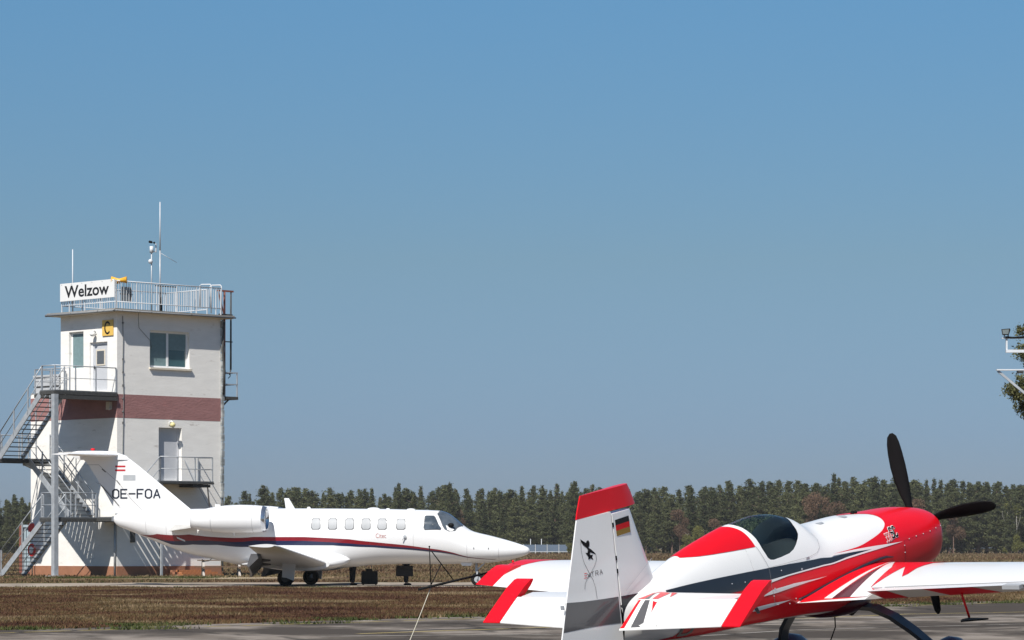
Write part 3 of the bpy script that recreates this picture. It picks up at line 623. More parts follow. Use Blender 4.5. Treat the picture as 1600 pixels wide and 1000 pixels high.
b = MB(); b.bar((-.05, 4.8, 4.6), (-1.7, 4.8, 5.2), .12); b.box(-1.7, -.02, 4.7, 4.85, 5.1, 5.22); b.build('bracket', M['steel'], S)
# side flight and balcony on the right face
landing(-1.2, -.05, -1.2, -.09, 2.70); b = MB(); b.box(-1.25, .0, -1.25, -1.22, 2.5, 2.72); b.build('fascia', M['steel'], S)
landing(1.55, 4.75, -1.15, -.03, 4.38, .14); flight(-.62, -.1, 2.75, 1.6, 4.36, 8, axis='x', hw=.5)
b = MB(); b.box(3.55, 4.6, -1.1, -.1, 4.10, 4.22); b.build('tray', M['darksteel'], S)
railing([(1.6, -1.12, 4.38), (4.7, -1.12, 4.38), (4.7, -.06, 4.38)], every=.95); railing([(-.1, -1.12, 2.75), (1.6, -1.12, 4.38)], every=1.2)
b = MB(); b.bar((4.4, -1.1, 4.3), (5.6, -.03, 1.9), .06); b.build('brace', M['steel'], S); b = MB(); b.bar((3.9, -.05, 5.4), (5.4, -1.1, 1.9), .035); b.build('brace', M['steel'], S)
b = MB(); b.bar((1.7, -1.1, 0), (1.7, -1.1, 4.3), .09); b.build('column', M['steel'], S)
# brick steps at the tower foot
t = empty('brick_steps', tw((3.0, -1.1, 0)), 'low orange brick steps at the foot of the right tower wall', 'steps', rz=TR)
m_brick = mat('orange_brick', (.36, .15, .06), .9, var=.3, vscale=5); 
for k in range(3):
    me_b = MB().box(0, .23, 0, .24 + 0, 0, .09).mesh('brick', m_brick)
    for i in range(10 - k): o = link('brick', me_b, t, (.24 * i + .12 * k + .02 * (k % 2), .3 * k, .095 * k)); 
    b = MB(); b.box(0.02, .24 * (10 - k) - .04, .3 * k + .24, 1.05, .0, .095 * k + .085); b.build('core', m_plinth, t)
# roof box beside the upper landing
t = empty('duct_box', tw((1.0, 5.5, 8.56)), 'grey sheet metal box on the lower terrace left of the upper room', 'box', rz=TR)
m_sheet = mat('grey_sheet', (.45, .46, .47), .6, wear=((.2, .19, .18), 4, .6))
b = MB(); b.box(-.9, 2.5, -1.0, .9, 0, .75); b.build('casing', m_sheet, t); b = MB(); b.box(-.95, 2.55, -1.05, .95, .752, .84); b.build('lid', m_sheet, t); b = MB(); b.box(-.93, 2.53, -1.03, .93, .28, .33); b.build('rib', M['darksteel'], t)
# container behind the stairs
t = empty('storage_container', (-23.9, 155.6, 0), 'pale blue grey corrugated container behind the foot of the stairs', 'container', rz=math.radians(4))
m_cont = mat('blue_grey_container', (.34, .41, .45), .6, var=.08, wear=((.13, .12, .12), 1.3, .66))
b = MB(); L_, n = 5.8, 29
pr = []
for i in range(n): x = i * L_ / n; w = L_ / n; pr += [(x, 0), (x + w*.3, 0), (x + w*.5, .07), (x + w*.8, .07)]
pr.append((L_, 0)); b.add([(x, y, 0.15) for x, y in pr] + [(x, y, 2.3) for x, y in pr], [(i, i+1, len(pr)+i+1, len(pr)+i) for i in range(len(pr)-1)]); b.add([(L_, 0, .15), (L_, 2.4, .15), (L_, 2.4, 2.3), (L_, 0, 2.3)], [(0,1,2,3)]); b.add([(0, 0, .15), (0, 2.4, .15), (0, 2.4, 2.3), (0, 0, 2.3)], [(0,1,2,3)]); b.build('side_panel', m_cont, t)
b = MB(); b.box(-.05, L_+.05, -.05, 2.45, 2.302, 2.42); b.build('roof', m_cont, t); b = MB(); b.box(-.06, .09, -.09, -.052, .1, 2.4); b.box(-.05, L_, -.08, 2.4, .05, .148); b.build('frame', M['rust'], t)
b = MB(); b.sphere((1.35, -.02, 1.55), .22, 10, 6, (1, .15, 1)); b.build('vent_stain', M['darksteel'], t)
t = empty('warning_sign', tw((-.3, 6.1, .7)), 'round red and white warning board behind the lower stair flight', 'sign', rz=TR)
m_sr = mat('sign_red', (.6, .03, .03), .5); b = MB(); b.tube([(0, 0, .5), (.03, 0, .5)], .30, 16); b.build('disc', m_sr, t); b = MB(); b.tube([(-.02, 0, .5), (-.001, 0, .5)], .16, 14); b.build('centre', M['glosswhite'], t); b = MB(); b.box(.0, .03, -.2, .25, 1.35, 1.75); b.build('plate', m_sr, t); b = MB(); b.tube([(.05, 0, -.7), (.05, 0, 1.8)], .03); b.build('post', M['steel'], t)
# picnic table at the right foot
t = empty('picnic_table', (-13.1, 143.5, 0), 'weathered wooden picnic table beside the tower foot, half hidden by the jet', 'table', rz=math.radians(8))
m_wd = mat('weathered_wood', (.13, .085, .055), .85, var=.3, vscale=3, stretch=(.3, 4, 1))
for k in range(4): b = MB(); b.box(-1.0, 1.15, -.36 + k * .18, -.20 + k * .18, .72, .76); b.build('plank', m_wd, t)
for y in (-.75, .6): b = MB(); b.box(-1.1, 1.2, y, y + .22, .43, .47); b.build('seat_plank', m_wd, t)
for x in (-.75, .85):
    for s_i in (-1, 1): b = MB(); b.bar((x, s_i * .7, 0), (x, s_i * .2, .72), .10, .12); b.build('leg', mat('pale_concrete_leg', (.40, .36, .32), .9), t)
    b = MB(); b.box(x - .04, x + .04, -.8, .8, .36, .428); b.build('cross_beam', m_wd, t)
# ---------------- shared aircraft tools ----------------
def body_matrix(P0, th, p, base):
    th, p = math.radians(th), math.radians(p)
    F = Vector((math.cos(th)*math.cos(p), math.sin(th)*math.cos(p), math.sin(p))); R = Vector((math.sin(th), -math.cos(th), 0)); U = R.cross(F)
    m = Matrix((-F, R, U)).transposed().to_4x4(); m.translation = Vector(P0) + m.to_3x3() @ Vector(base); return m
def airfoil_wing(name, st, m, parent, loc, th=.12, n=13, u0=0, u1=1, te=.0, flip=False):
    """st: list of (le, te, y, z_le, z_te) in (aft, right, up); or vertical when flip: (le, te, z, x_off...)"""
    us = [u0 + (u1-u0) * (1 - math.cos(PI * i / (n-1))) / 2 for i in range(n)]
    ring = [(u, 1) for u in us] + [(u, -1) for u in us[::-1][(1 if u1 == 1 and te == 0 else 0):(-1 if u0 == 0 else None)]]
    V = []
    for le, tr, y, zl, zt in st:
        c = tr - le
        for u, sg in ring:
            s = le + c * u; h = c * naca(u, th) * sg + te * sg * .5
            V.append((s, y, zl + (zt - zl) * u + h) if not flip else (s, h, y))
    k = len(ring); F = [(i*k+j, i*k+(j+1)%k, (i+1)*k+(j+1)%k, (i+1)*k+j) for i in range(len(st)-1) for j in range(k)]
    F += [tuple(range(k)), tuple(range((len(st)-1)*k, len(st)*k))[::-1]]
    b = MB(); b.add(V, F, True); o = b.build(name, m, parent, loc)
    me = o.data
    for pl in me.polygons:
        if len(pl.vertices) > 4: pl.use_smooth = False
    me.set_sharp_from_angle(angle=math.radians(40)) if hasattr(me, 'set_sharp_from_angle') else None
    return o
def wheel(name, c, r, w, parent, loc, hub, rim=.5):
    b = MB(); n = 24; prof = [(r*rim, -w/2), (r*.90, -w/2), (r*.985, -w*.32), (r, 0), (r*.985, w*.32), (r*.90, w/2), (r*rim, w/2)]
    V = [(c[0] + q*math.cos(2*PI*k/n), c[1] + y, c[2] + q*math.sin(2*PI*k/n)) for k in range(n) for q, y in prof]; m_ = len(prof)
    b.add(V, [(k*m_+j, k*m_+(j+1), ((k+1)%n)*m_+(j+1), ((k+1)%n)*m_+j) for k in range(n) for j in range(m_-1)], True)
    t = b.build(name, M['rubber'], parent, loc)
    b = MB(); b.tube([(c[0], c[1]-w*.38, c[2]), (c[0], c[1]+w*.38, c[2])], r*rim, 20); b.tube([(c[0], c[1]-w*.46, c[2]), (c[0], c[1]+w*.46, c[2])], r*.2, 12); b.build('hub', hub, t)
    return t
# ---------------- white business jet ----------------
JL = (-8, 0, 1.21)
J = empty('business_jet', None, 'white twin-engine business jet with red and blue stripe parked by the tower', 'jet', mtx=body_matrix((.61, 109, 1.21), -7.5, 0, (8, 0, -1.21)))
us = [0, .008, .03, .07, .12, .2, .3, .45, .6, .73, .9, 1.1, 1.3, 1.5, 1.7, 1.9, 2.05] + [2.15 + .12*i for i in range(10)] + [3.5 + .4*i for i in range(26)] + [14.0, 14.15, 14.3, 14.42, 14.5, 14.53]
us = sorted(set(round(u, 3) for u in us)); NT = 96
grid_mesh('fuselage', lambda s, k: jt_surf(s, 2*PI*k/NT), us, list(range(NT)), M['jetwhite'], J, JL, closed=True, caps=True)
m_jr = mat('jet_red_stripe', (.19, .006, .014), .3, coat=.5); m_jb = mat('jet_navy_stripe', (.008, .015, .055), .3, coat=.5)
def jpatch(name, poly, m, off=.004, both=True, par=None, L=.10):
    o = None
    for s_i in ((1, -1) if both else (1,)):
        o = patch(name, [(a, b * s_i) for a, b in poly], jt_surf, off, m, par or J, (0, 0, 0) if par else JL, L=L, sign=1, tscale=.8) 
    return o
ru = [(13.604, 2.75), (12.9, 2.12), (11.725, 1.763), (9.423, 1.60), (7.669, 1.60), (6.671, 1.635), (6.118, 1.662), (4.631, 1.836), (3.4, 1.985), (2.5, 2.07), (1.9, 2.20), (1.092, 2.46)]
rl = [(12.939, 2.50), (11.95, 2.08), (11.209, 1.873), (9.424, 1.690), (7.67, 1.693), (6.672, 1.728), (6.12, 1.765), (4.635, 1.936), (3.403, 2.055), (2.5, 2.12), (1.9, 2.235), (1.10, 2.475)]
bl = [(12.415, 2.50), (11.6, 2.15), (10.7, 1.955), (8.924, 1.785), (6.673, 1.795), (6.122, 1.84), (4.639, 2.015), (3.408, 2.118), (2.5, 2.17), (1.9, 2.26), (1.2, 2.485)]
jpatch('red_stripe', ru + rl[::-1], m_jr); jpatch('blue_stripe', rl + bl[::-1], m_jb)
m_win = mat('cabin_window', (.36, .37, .38), .45, var=.12, vscale=1.2, spec=.2); m_wf = mat('window_surround', (.13, .13, .13), .6, spec=.2)
m_cock = mat('cockpit_window', (.11, .13, .15), .07, var=.5, vscale=2.5, coat=1, c2=(.035, .045, .055))
wc = [(6.851, .967), (6.773, .886), (6.609, .885), (6.539, .998), (6.532, 1.289), (6.595, 1.342), (6.794, 1.343), (6.847, 1.263)]
def grow(poly, k, kt):
    cx = sum(p[0] for p in poly)/len(poly); cy = sum(p[1] for p in poly)/len(poly)
    return [(p[0] + k*(1 if p[0] > cx else -1), p[1] + kt*(1 if p[1] > cy else -1)) for p in poly]
for cx in (7.269, 6.689, 6.106, 5.533, 4.975, 4.33):
    for s_i in (1, -1):
        q = [((s - 6.69)*.92 + cx, (t - 1.115)*.95 + 1.125) for s, t in wc]
        w = patch('window', [(a, b*s_i) for a, b in grow(q, .022, .022)], jt_surf, .004, m_wf, J, JL, L=.06, sign=1)
        patch('pane', [(a, b*s_i) for a, b in q], jt_surf, .008, m_win, w, (0, 0, 0), L=.06, sign=1)
ck = [(3.523, .742), (3.472, .692), (3.254, .67), (3.193, .747), (3.05, 1.069), (2.955, 1.197), (2.985, 1.269), (3.488, 1.329), (3.534, 1.245)]
wd = [(3.12, .536), (3.05, .06), (2.50, .06), (2.30, .10), (2.30, .38), (2.439, .773), (2.50, 1.02), (2.672, 1.20), (2.814, 1.19), (2.897, 1.072)]
for s_i in (1, -1):
    for q in (ck, wd):
        w = patch('cockpit_window', [(a, b*s_i) for a, b in grow(q, .02, .02)], jt_surf, .004, m_wf, J, JL, L=.12, sign=1)
        patch('pane', [(a, b*s_i) for a, b in q], jt_surf, .009, m_cock, w, (0, 0, 0), L=.12, sign=1)
# cover and shade lying on the windscreen
patch('sun_shade', [(2.80, 1.02), (2.52, 1.0), (2.60, 1.17), (2.74, 1.19)], jt_surf, .016, M['glosswhite'], J, JL, L=.1, sign=1)
b = MB(); b.sphere((2.62, .66, .86), .10, 10, 6, (1.1, .4, .8)); b.build('mirror', M['black'], J, JL)
m_name = mat('faded_red_name', (.45, .20, .18), .5)
text_mesh('lettering', 'Citec', lambda x, y: (lambda q: (q[0], q[1]+.006, q[2]))(jt_surf(5.01 - x, 1.574 - y / .82)), m_name, J, size=.17, loc=JL)
lines('door_outline', [[(8.386, .835), (7.834, .833), (7.80, 1.56), (8.345, 1.564), (8.386, .835)]], .012, lambda s, t: (lambda q: (q[0], q[1]+.005, q[2]))(jt_surf(s, t)), mat('pale_seam', (.55, .55, .55), .6), J, JL)
m_pl = mat('pale_panel_line', (.40, .40, .41), .6)
for path_ in [[(s_, t_ / 10) for t_ in range(a_, c_)] for s_, a_, c_ in ((1.02, 1, 26), (2.08, 9, 26), (3.9, 1, 22), (8.75, 2, 15), (9.45, 1, 15), (12.55, 3, 24), (13.3, 4, 24))] + [[(8.7, .62), (4.0, .62)]]:
    lines('panel_line', [path_], .010, lambda s, t: (lambda q: (q[0], q[1]+.003*math.sin(t)+.001, q[2]+.003*math.cos(t)))(jt_surf(s, t)), m_pl, J, JL, sub=.1)
lines('probe_mark', [[(1.844, 1.50), (1.844, 1.60)], [(1.354, 1.42), (1.354, 1.52)], [(4.18, 1.57), (4.18, 1.64)]], .03, lambda s, t: (lambda q: (q[0], q[1]+.006, q[2]))(jt_surf(s, t)), M['seam'], J, JL)
b = MB(); q = jt_surf(4.18, 1.6); b.tube([(q[0], q[1], q[2]), (q[0], q[1] + .05, q[2])], .05, 10); b.bar((q[0], q[1]+.05, q[2]), (q[0]+.08, q[1]+.06, q[2]-.12), .025); b.build('probe', M['steel'], J, JL)
patch('plate', [(12.179, 1.96), (11.872, 2.03), (11.87, 2.10), (12.15, 2.04)], jt_surf, .008, M['whitemetal'], J, JL, L=.2, sign=1)
# wing
m_jw = mat('jet_wing_paint', (.62, .62, .62), .55, var=.03, spec=.15)
def jwing(sg):
    st = [(6.72, 9.55, .55*sg, -.47, -.50), (6.85, 9.35, 1.2*sg, -.42, -.44), (7.0, 8.45, 4.5*sg, -.13, -.15), (7.12, 8.12, 7.6*sg, .13, .12), (7.25, 8.08, 7.85*sg, .16, .15)]
    if sg < 0: st = st[::-1]
    airfoil_wing('wing', st, m_jw, J, JL, th=.13)
    m_fl = mat('flap_grey', (.09, .09, .095), .5, var=.2)
    for (ya, yb, sa, sb) in ((.95, 2.7, 9.38, 8.98), (2.75, 5.2, 8.98, 8.55)):
        za, zb = -.46 + (ya-.95)*.09, -.46 + (yb-.95)*.09
        b = MB(); V = []
        for y, s, z in ((ya, sa, za), (yb, sb, zb)):
            for ds, dz in ((-.30, -.02), (.02, -.03), (.16, -.42), (.08, -.46), (-.26, -.14)): V.append((s + ds, y*sg, z + dz))
        b.add(V, [(k, (k+1) % 5, 5+(k+1) % 5, 5+k) for k in range(5)] + [(0,1,2,3,4), (9,8,7,6,5)]); b.build('flap', m_fl, J, JL)
    for y, s in ((1.9, 9.1), (3.4, 8.8)): b = MB(); b.bar((s-.5, y*sg, -.5+(y-.9)*.09), (s+.15, y*sg, -.56+(y-.9)*.09), .07, .16); b.build('flap_hinge', m_fl, J, JL)
    # main gear
    g = MB(); g.bar((7.95, 2.2*sg, -.35), (7.95, 2.2*sg, -.75), .12); g.bar((7.95, 2.2*sg, -.75), (8.02, 2.12*sg, -.95), .1); leg = g.build('gear_leg', M['steel'], J, JL)
    g = MB(); P = [(8.14, -.10), (7.72, -.10), (7.64, -.5), (7.70, -1.02), (7.95, -.92), (8.10, -.90), (8.08, -.5)]
    g.prism([(x, z) for x, z in P], lambda x, z: (x, 2.42*sg + .10*(z+.5), z), lambda x, z: (x, 2.46*sg + .10*(z+.5), z)); g.build('gear_door', m_jw, leg)
    wheel('wheel', (8.02, 2.2*sg, -.93), .28, .20, leg, (0, 0, 0), M['darksteel'])
jwing(1); jwing(-1)
airfoil_wing('wing_fairing', [(6.1, 9.9, .60, -.30, -.45), (6.3, 9.8, .85, -.38, -.48), (6.7, 9.5, 1.15, -.44, -.47)], M['jetwhite'], J, JL, th=.17)
airfoil_wing('wing_fairing', [(6.7, 9.5, -1.15, -.44, -.47), (6.3, 9.8, -.85, -.38, -.48), (6.1, 9.9, -.60, -.30, -.45)], M['jetwhite'], J, JL, th=.17)
# nose gear
g = MB(); g.tube([(1.85, 0, -.35), (1.84, 0, -.72), (1.80, 0, -.78)], .045, 8); g.bar((1.55, 0, -.42), (1.82, 0, -.66), .04); leg = g.build('nose_gear_leg', M['steel'], J, JL)
g = MB(); g.bar((1.80, .11, -.72), (1.80, .11, -.98), .03, .05); g.bar((1.80, -.11, -.72), (1.80, -.11, -.98), .03, .05); g.bar((1.80, -.12, -.74), (1.80, .12, -.74), .05); g.build('fork', M['steel'], leg)
wheel('wheel', (1.80, 0, -.98), .23, .13, leg, (0, 0, 0), M['steel'], .5)
for s_i in (1, -1): g = MB(); g.prism([(2.35, -.42), (1.95, -.42), (2.0, -.52), (2.3, -.52)], lambda x, z: (x, .22*s_i, z), lambda x, z: (x, .24*s_i, z)); g.build('gear_door', M['jetwhite'], J, JL)
# fin, rudder and tailplane
def finst(rows): return [(le, te, z, 0, 0) for le, te, z in rows]
airfoil_wing('fin', finst([(11.55, 14.45, 1.28), (11.80, 14.50, 1.42), (12.69, 14.92, 2.15), (13.67, 15.42, 2.95), (13.98, 15.64, 3.18)]), M['jetwhite'], J, JL, th=.085, flip=True)
airfoil_wing('dorsal_cap', finst([(13.95, 15.75, 3.14), (14.08, 16.05, 3.28), (14.5, 16.0, 3.42), (14.9, 15.8, 3.45)]), M['jetwhite'], J, JL, th=.14, flip=True)
for sg in (1, -1):
    st = [(14.30, 15.72, .0, 3.30, 3.30), (14.42, 15.80, .3*sg, 3.30, 3.30), (15.30, 16.10, 2.35*sg, 3.28, 3.27), (15.45, 16.08, 2.5*sg, 3.28, 3.27)]
    if sg < 0: st = st[::-1]
    airfoil_wing('tailplane', st, M['jetwhite'], J, JL, th=.10)
FR = [(11.80, 14.50, 1.42), (12.69, 14.92, 2.15), (13.67, 15.42, 2.95), (13.98, 15.64, 3.18)]
def fin_s(s, z, e=.003):
    le = float(np.interp(z, [r_[2] for r_ in FR], [r_[0] for r_ in FR])); te = float(np.interp(z, [r_[2] for r_ in FR], [r_[1] for r_ in FR])); c = te - le
    return (s, c * naca(min(1, max(0, (s - le) / c)), .085) + e, z)
lines('registration', [[(a, z) for a, z in p] for p in glyphs('OE-FOA', 0, 0, .212, .29, .082, .0)], .054, lambda u, v: fin_s(14.56 - u, 1.815 + v, .004), mat('registration_ink', (.012, .018, .035), .4), J, JL)
m_fr = mat('flag_red', (.45, .02, .03), .4)
for z in (2.91, 2.775): lines('flag_stripe', [[(14.45, z), (14.12, z)]], .06, lambda s, q: fin_s(s, q, .004), m_fr, J, JL, sub=.06)
lines('fin_panel', [[(14.12, 2.515), (13.80, 2.515)]], .19, lambda s, q: fin_s(s, q, .004), mat('panel_grey', (.36, .38, .40), .5), J, JL, sub=.05)
lines('rudder_gap', [[(15.61, 2.97), (15.06, 2.97), (14.96, 2.87), (14.36, 2.35), (13.91, 1.79), (13.42, 1.30)], [(15.18, 2.35), (15.02, 2.31), (14.6, 1.9), (14.3, 1.47)]], .016, lambda s, z: fin_s(s, z, .002), mat('fin_gap', (.34, .34, .35), .6), J, JL)
lines('rudder_trim', [[(14.94, 2.82), (14.82, 2.72)], [(14.42, 2.42), (14.30, 2.28)], [(14.98, 2.25), (14.35, 1.55)]], .035, lambda s, z: fin_s(s, z, .003), M['seam'], J, JL)
b = MB(); b.sphere((15.28, 0, 3.5), .055, 8, 6, (1.6, 1, .8)); b.build('beacon', M['red'], J, JL)
# engines
m_int = mat('polished_intake', (.55, .56, .58), .18, metal=.9)
for sg in (1, -1):
    prof = [(8.86, .36), (8.84, .385), (8.86, .41), (8.98, .445), (9.25, .475), (9.8, .49), (10.3, .475), (10.8, .42), (11.2, .34), (11.48, .255), (11.48, .215), (11.0, .2), (11.0, .01)]
    cz = lambda s: 1.07 - .03 * max(0, s - 10)
    n = grid_mesh('engine_nacelle', lambda i, k: (prof[i][0], 1.32*sg + prof[i][1]*math.cos(2*PI*k/32), cz(prof[i][0]) + prof[i][1]*math.sin(2*PI*k/32)), list(range(2, len(prof))), list(range(32)), M['jetwhite'], J, JL, closed=True)
    pr = [(8.98, .447), (8.86, .412), (8.842, .385), (8.86, .36), (9.0, .345), (9.3, .34)]
    grid_mesh('intake_lip', lambda i, k: (pr[i][0], 1.32*sg + pr[i][1]*math.cos(2*PI*k/32), 1.07 + pr[i][1]*math.sin(2*PI*k/32)), list(range(len(pr))), list(range(32)), m_int, n, closed=True)
    b = MB(); b.tube([(9.28, 1.32*sg, 1.07), (9.3, 1.32*sg, 1.07)], .34, 24); b.sphere((9.25, 1.32*sg, 1.07), .09, 10, 6, (2, 1, 1)); b.build('fan', M['black'], n)
    st = [(9.2, 11.3, .6*sg, 1.02, 1.0), (9.2, 11.3, 1.2*sg, 1.06, 1.03)]
    airfoil_wing('pylon', st if sg > 0 else st[::-1], M['jetwhite'], J, JL, th=.10)
    b = MB(); b.add([(11.45, 1.30*sg, .84), (12.10, 1.05*sg, .90), (12.35, 1.05*sg, .66), (11.45, 1.30*sg, .78), (11.45, .55*sg, .86), (12.1, .45*sg, .90), (12.35, .45*sg, .66), (11.45, .55*sg, .78)], [(0,1,2,3), (7,6,5,4), (0,4,5,1), (1,5,6,2), (2,6,7,3), (3,7,4,0)]); b.build('pylon_fillet', mat('fillet_grey', (.50, .49, .47), .5), J, JL)
    for s_, r_ in ((9.28, .4765), (10.72, .4325)): b = MB(); b.add([(s_ + dx, 1.32*sg + (r_ + .001)*math.cos(2*PI*k/40), cz(s_) + (r_ + .001)*math.sin(2*PI*k/40)) for dx in (0, .012) for k in range(40)], [(k, (k+1) % 40, 40 + (k+1) % 40, 40 + k) for k in range(40)]); b.build('cowl_seam', m_pl, n)
    b = MB(); b.tube([(10.0, 1.34*sg, .62), (10.0, 1.34*sg, .5)], .04, 8); b.build('drain', M['jetwhite'], n)
b = MB(); b.prism([(8.52, 1.80), (8.36, 1.80), (8.14, 1.43), (8.46, 1.43)], lambda x, z: (x, .012, z), lambda x, z: (x, -.012, z)); b.build('antenna', M['jetwhite'], J, JL)
b = MB(); b.prism([(10.95, 1.60), (10.78, 1.58), (10.7, 1.44), (10.95, 1.44)], lambda x, z: (x, .012, z), lambda x, z: (x, -.012, z)); b.build('antenna', M['jetwhite'], J, JL)
b = MB(); b.sphere((5.4, 0, 1.41), .24, 14, 6, (1, .6, .28)); b.build('antenna_dome', M['jetwhite'], J, JL)
b = MB(); b.sphere((4.1, 0, 1.395), .16, 12, 6, (1, .6, .28)); b.sphere((4.9, 0, 1.415), .08, 10, 6, (1, .6, .4)); b.build('antenna_dome', M['jetwhite'], J, JL)
b = MB(); b.prism([(7.7, 1.5), (7.62, 1.5), (7.58, 1.42), (7.74, 1.42)], lambda x, z: (x, .01, z), lambda x, z: (x, -.01, z)); b.build('antenna', M['jetwhite'], J, JL)
b = MB(); q = [(11.0, .3, -.28), (11.1, .3, -.36), (11.25, .3, -.38), (11.35, .3, -.30)]; b.tube(q, .012, 5); b.build('belly_aerial', M['black'], J, JL)
# ---------------- red and white aerobatic aircraft ----------------
EP0 = (4.243, 34.0, 1.545)
EB = (1.4, 0, -1.33); EO = tuple(-c for c in EB)
X_ = empty('aerobatic_plane', None, 'red and white single-seat aerobatic aircraft seen from behind, tail nearest', 'aircraft', mtx=body_matrix(EP0, 54, 9.7, EB))
GA, GB, TS = 2.46, 3.72, 1.30
ss = sorted(set([0, .02, .04, .08, .15, .25, .43] + [round(.6 + .14*i, 3) for i in range(36)] + [5.62, GA, GB]))
ts = sorted(set([round(-PI + 2*PI*i/64, 4) for i in range(65)] + [TS, -TS]))
isg = lambda s, t: GA - 1e-6 <= s <= GB + 1e-6 and -TS - 1e-6 <= t <= TS + 1e-6
def skp(i, j): return isg(ss[i], ts[j]) and isg(ss[i+1], ts[j+1])
fus = grid_mesh('fuselage', ex_surf, ss, ts, M['glosswhite'], X_, EO, skip=skp)
b = MB(); b.add([ex_surf(0, 2*PI*k/48) for k in range(48)], [tuple(range(48))]); b.build('cowl_face', M['red'], X_, EO)
b = MB(); b.add([ex_surf(5.62, 2*PI*k/24) for k in range(24)], [tuple(range(24))]); b.build('tail_end', M['black'], X_, EO)
def ep(name, poly, m, off=.003, both=True, L=.10, par=None, fn=ex_surf):
    for s_i in ((1, -1) if both else (1,)):
        o = patch(name, [(a, t*s_i) for a, t in poly], fn, off, m, par or X_, (0, 0, 0) if par else EO, L=L, sign=1)
    return o
def resample(poly, k):
    out = []
    for p, q in zip(poly, poly[1:] + poly[:1]): out += [(p[0] + (q[0]-p[0])*i/k, p[1] + (q[1]-p[1])*i/k) for i in range(k)]
    return out
# canopy shell: white frame with the glass cut out, tinted bubble in the opening
gl = [(3.60, 0.0), (3.598, .10), (3.575, .24), (3.541, .367), (3.504, .56), (3.482, .698), (3.469, .914), (3.44, 1.06), (3.410, 1.100), (3.36, 1.115), (3.22, 1.105), (3.08, 1.08), (2.985, 1.03), (2.90, .95), (2.82, .85), (2.772, .77), (2.75, .68), (2.735, .55), (2.70, .40), (2.66, .20), (2.64, 0.0)]
gfull = gl[1:-1] + [(2.64, 0.0)] + [(a, -t) for a, t in gl[1:-1][::-1]] + [(3.60, 0.0)]
inner = [(GA, -TS), (GB, -TS), (GB, TS), (GA, TS)]
inner_r = []
for p, q in zip(inner, inner[1:] + inner[:1]): inner_r += [(p[0]+(q[0]-p[0])*i/20, p[1]+(q[1]-p[1])*i/20) for i in range(20)]
patch('canopy_frame', inner_r, ex_surf, .0015, M['glosswhite'], X_, EO, L=.06, holes=[gfull], sign=1)
m_can = bpy.data.materials.new('tinted_canopy_glass'); m_can.use_nodes = True
n_, l_ = m_can.node_tree.nodes, m_can.node_tree.links; n_.clear()
oo = n_.new('ShaderNodeOutputMaterial'); tr = n_.new('ShaderNodeBsdfTransparent'); tr.inputs[0].default_value = (.80, .93, .92, 1)
gg = n_.new('ShaderNodeBsdfGlossy'); gg.inputs['Roughness'].default_value = .03; gg.inputs['Color'].default_value = (.85, .9, .92, 1)
lw = n_.new('ShaderNodeLayerWeight'); pw = n_.new('ShaderNodeMath'); pw.operation = 'POWER'; pw.inputs[1].default_value = 4.5; l_.new(lw.outputs['Facing'], pw.inputs[0]); fr = n_.new('ShaderNodeMath'); fr.operation = 'MULTIPLY_ADD'; fr.inputs[1].default_value = .55; fr.inputs[2].default_value = .03; l_.new(pw.outputs[0], fr.inputs[0]); mx = n_.new('ShaderNodeMixShader')
l_.new(fr.outputs[0], mx.inputs[0]); l_.new(tr.outputs[0], mx.inputs[1]); l_.new(gg.outputs[0], mx.inputs[2]); l_.new(mx.outputs[0], oo.inputs[0])
patch('canopy_glass', gfull, ex_surf, -.004, m_can, X_, EO, L=.06, sign=1)
# cockpit
m_cp = mat('cockpit_black', (.006, .006, .008), .8, var=.2)
b = MB(); b.box(2.50, 3.55, -.22, .22, -.32, -.30); b.box(3.53, 3.55, -.22, .22, -.30, .22); b.box(2.48, 2.50, -.26, .26, -.30, .10); b.box(2.5, 3.50, -.29, -.275, -.28, .02); b.box(2.5, 3.50, .275, .29, -.28, .02); b.build('cockpit_tub', m_cp, X_, EO)
b = MB(); b.add([(3.10, -.22, -.30), (3.10, .22, -.30), (3.55, .22, .16), (3.55, -.22, .16), (3.15, -.22, -.40), (3.15, .22, -.40), (3.63, .22, .12), (3.63, -.22, .12)], [(0,1,2,3), (7,6,5,4), (0,4,5,1), (1,5,6,2), (2,6,7,3), (3,7,4,0)]); b.box(2.8, 3.12, -.22, .22, -.42, -.34)
b.add([(3.50, -.10, .16), (3.50, .10, .16), (3.60, .09, .34), (3.60, -.09, .34), (3.58, -.10, .15), (3.58, .10, .15), (3.66, .09, .33), (3.66, -.09, .33)], [(0,1,2,3), (7,6,5,4), (0,4,5,1), (1,5,6,2), (2,6,7,3), (3,7,4,0)]); b.build('seat', m_cp, X_, EO)
b = MB()
V = [(2.62 + .05*math.cos(a) * 0, .36*math.sin(a), -.02 + .30*math.cos(a)) for a in [(-PI/2 + PI*i/12) for i in range(13)]]; b.add([(2.72, y, z) for _, y, z in V] + [(2.46, y*.96, z) for _, y, z in V], [(i, i+1, 14+i, 13+i) for i in range(12)] + [tuple(range(13))], True); b.build('instrument_panel', m_cp, X_, EO)
b = MB(); b.tube([(3.60, -.20, .20), (3.58, -.15, .34), (3.56, 0, .42), (3.58, .15, .34), (3.60, .20, .20)], .012, 6); b.build('roll_bar', m_cp, X_, EO)
b = MB(); b.tube([(2.95, .02, -.35), (2.9, .02, -.05)], .015, 6); b.sphere((2.9, .02, -.03), .03, 8, 6); b.build('control_stick', M['steel'], X_, EO)
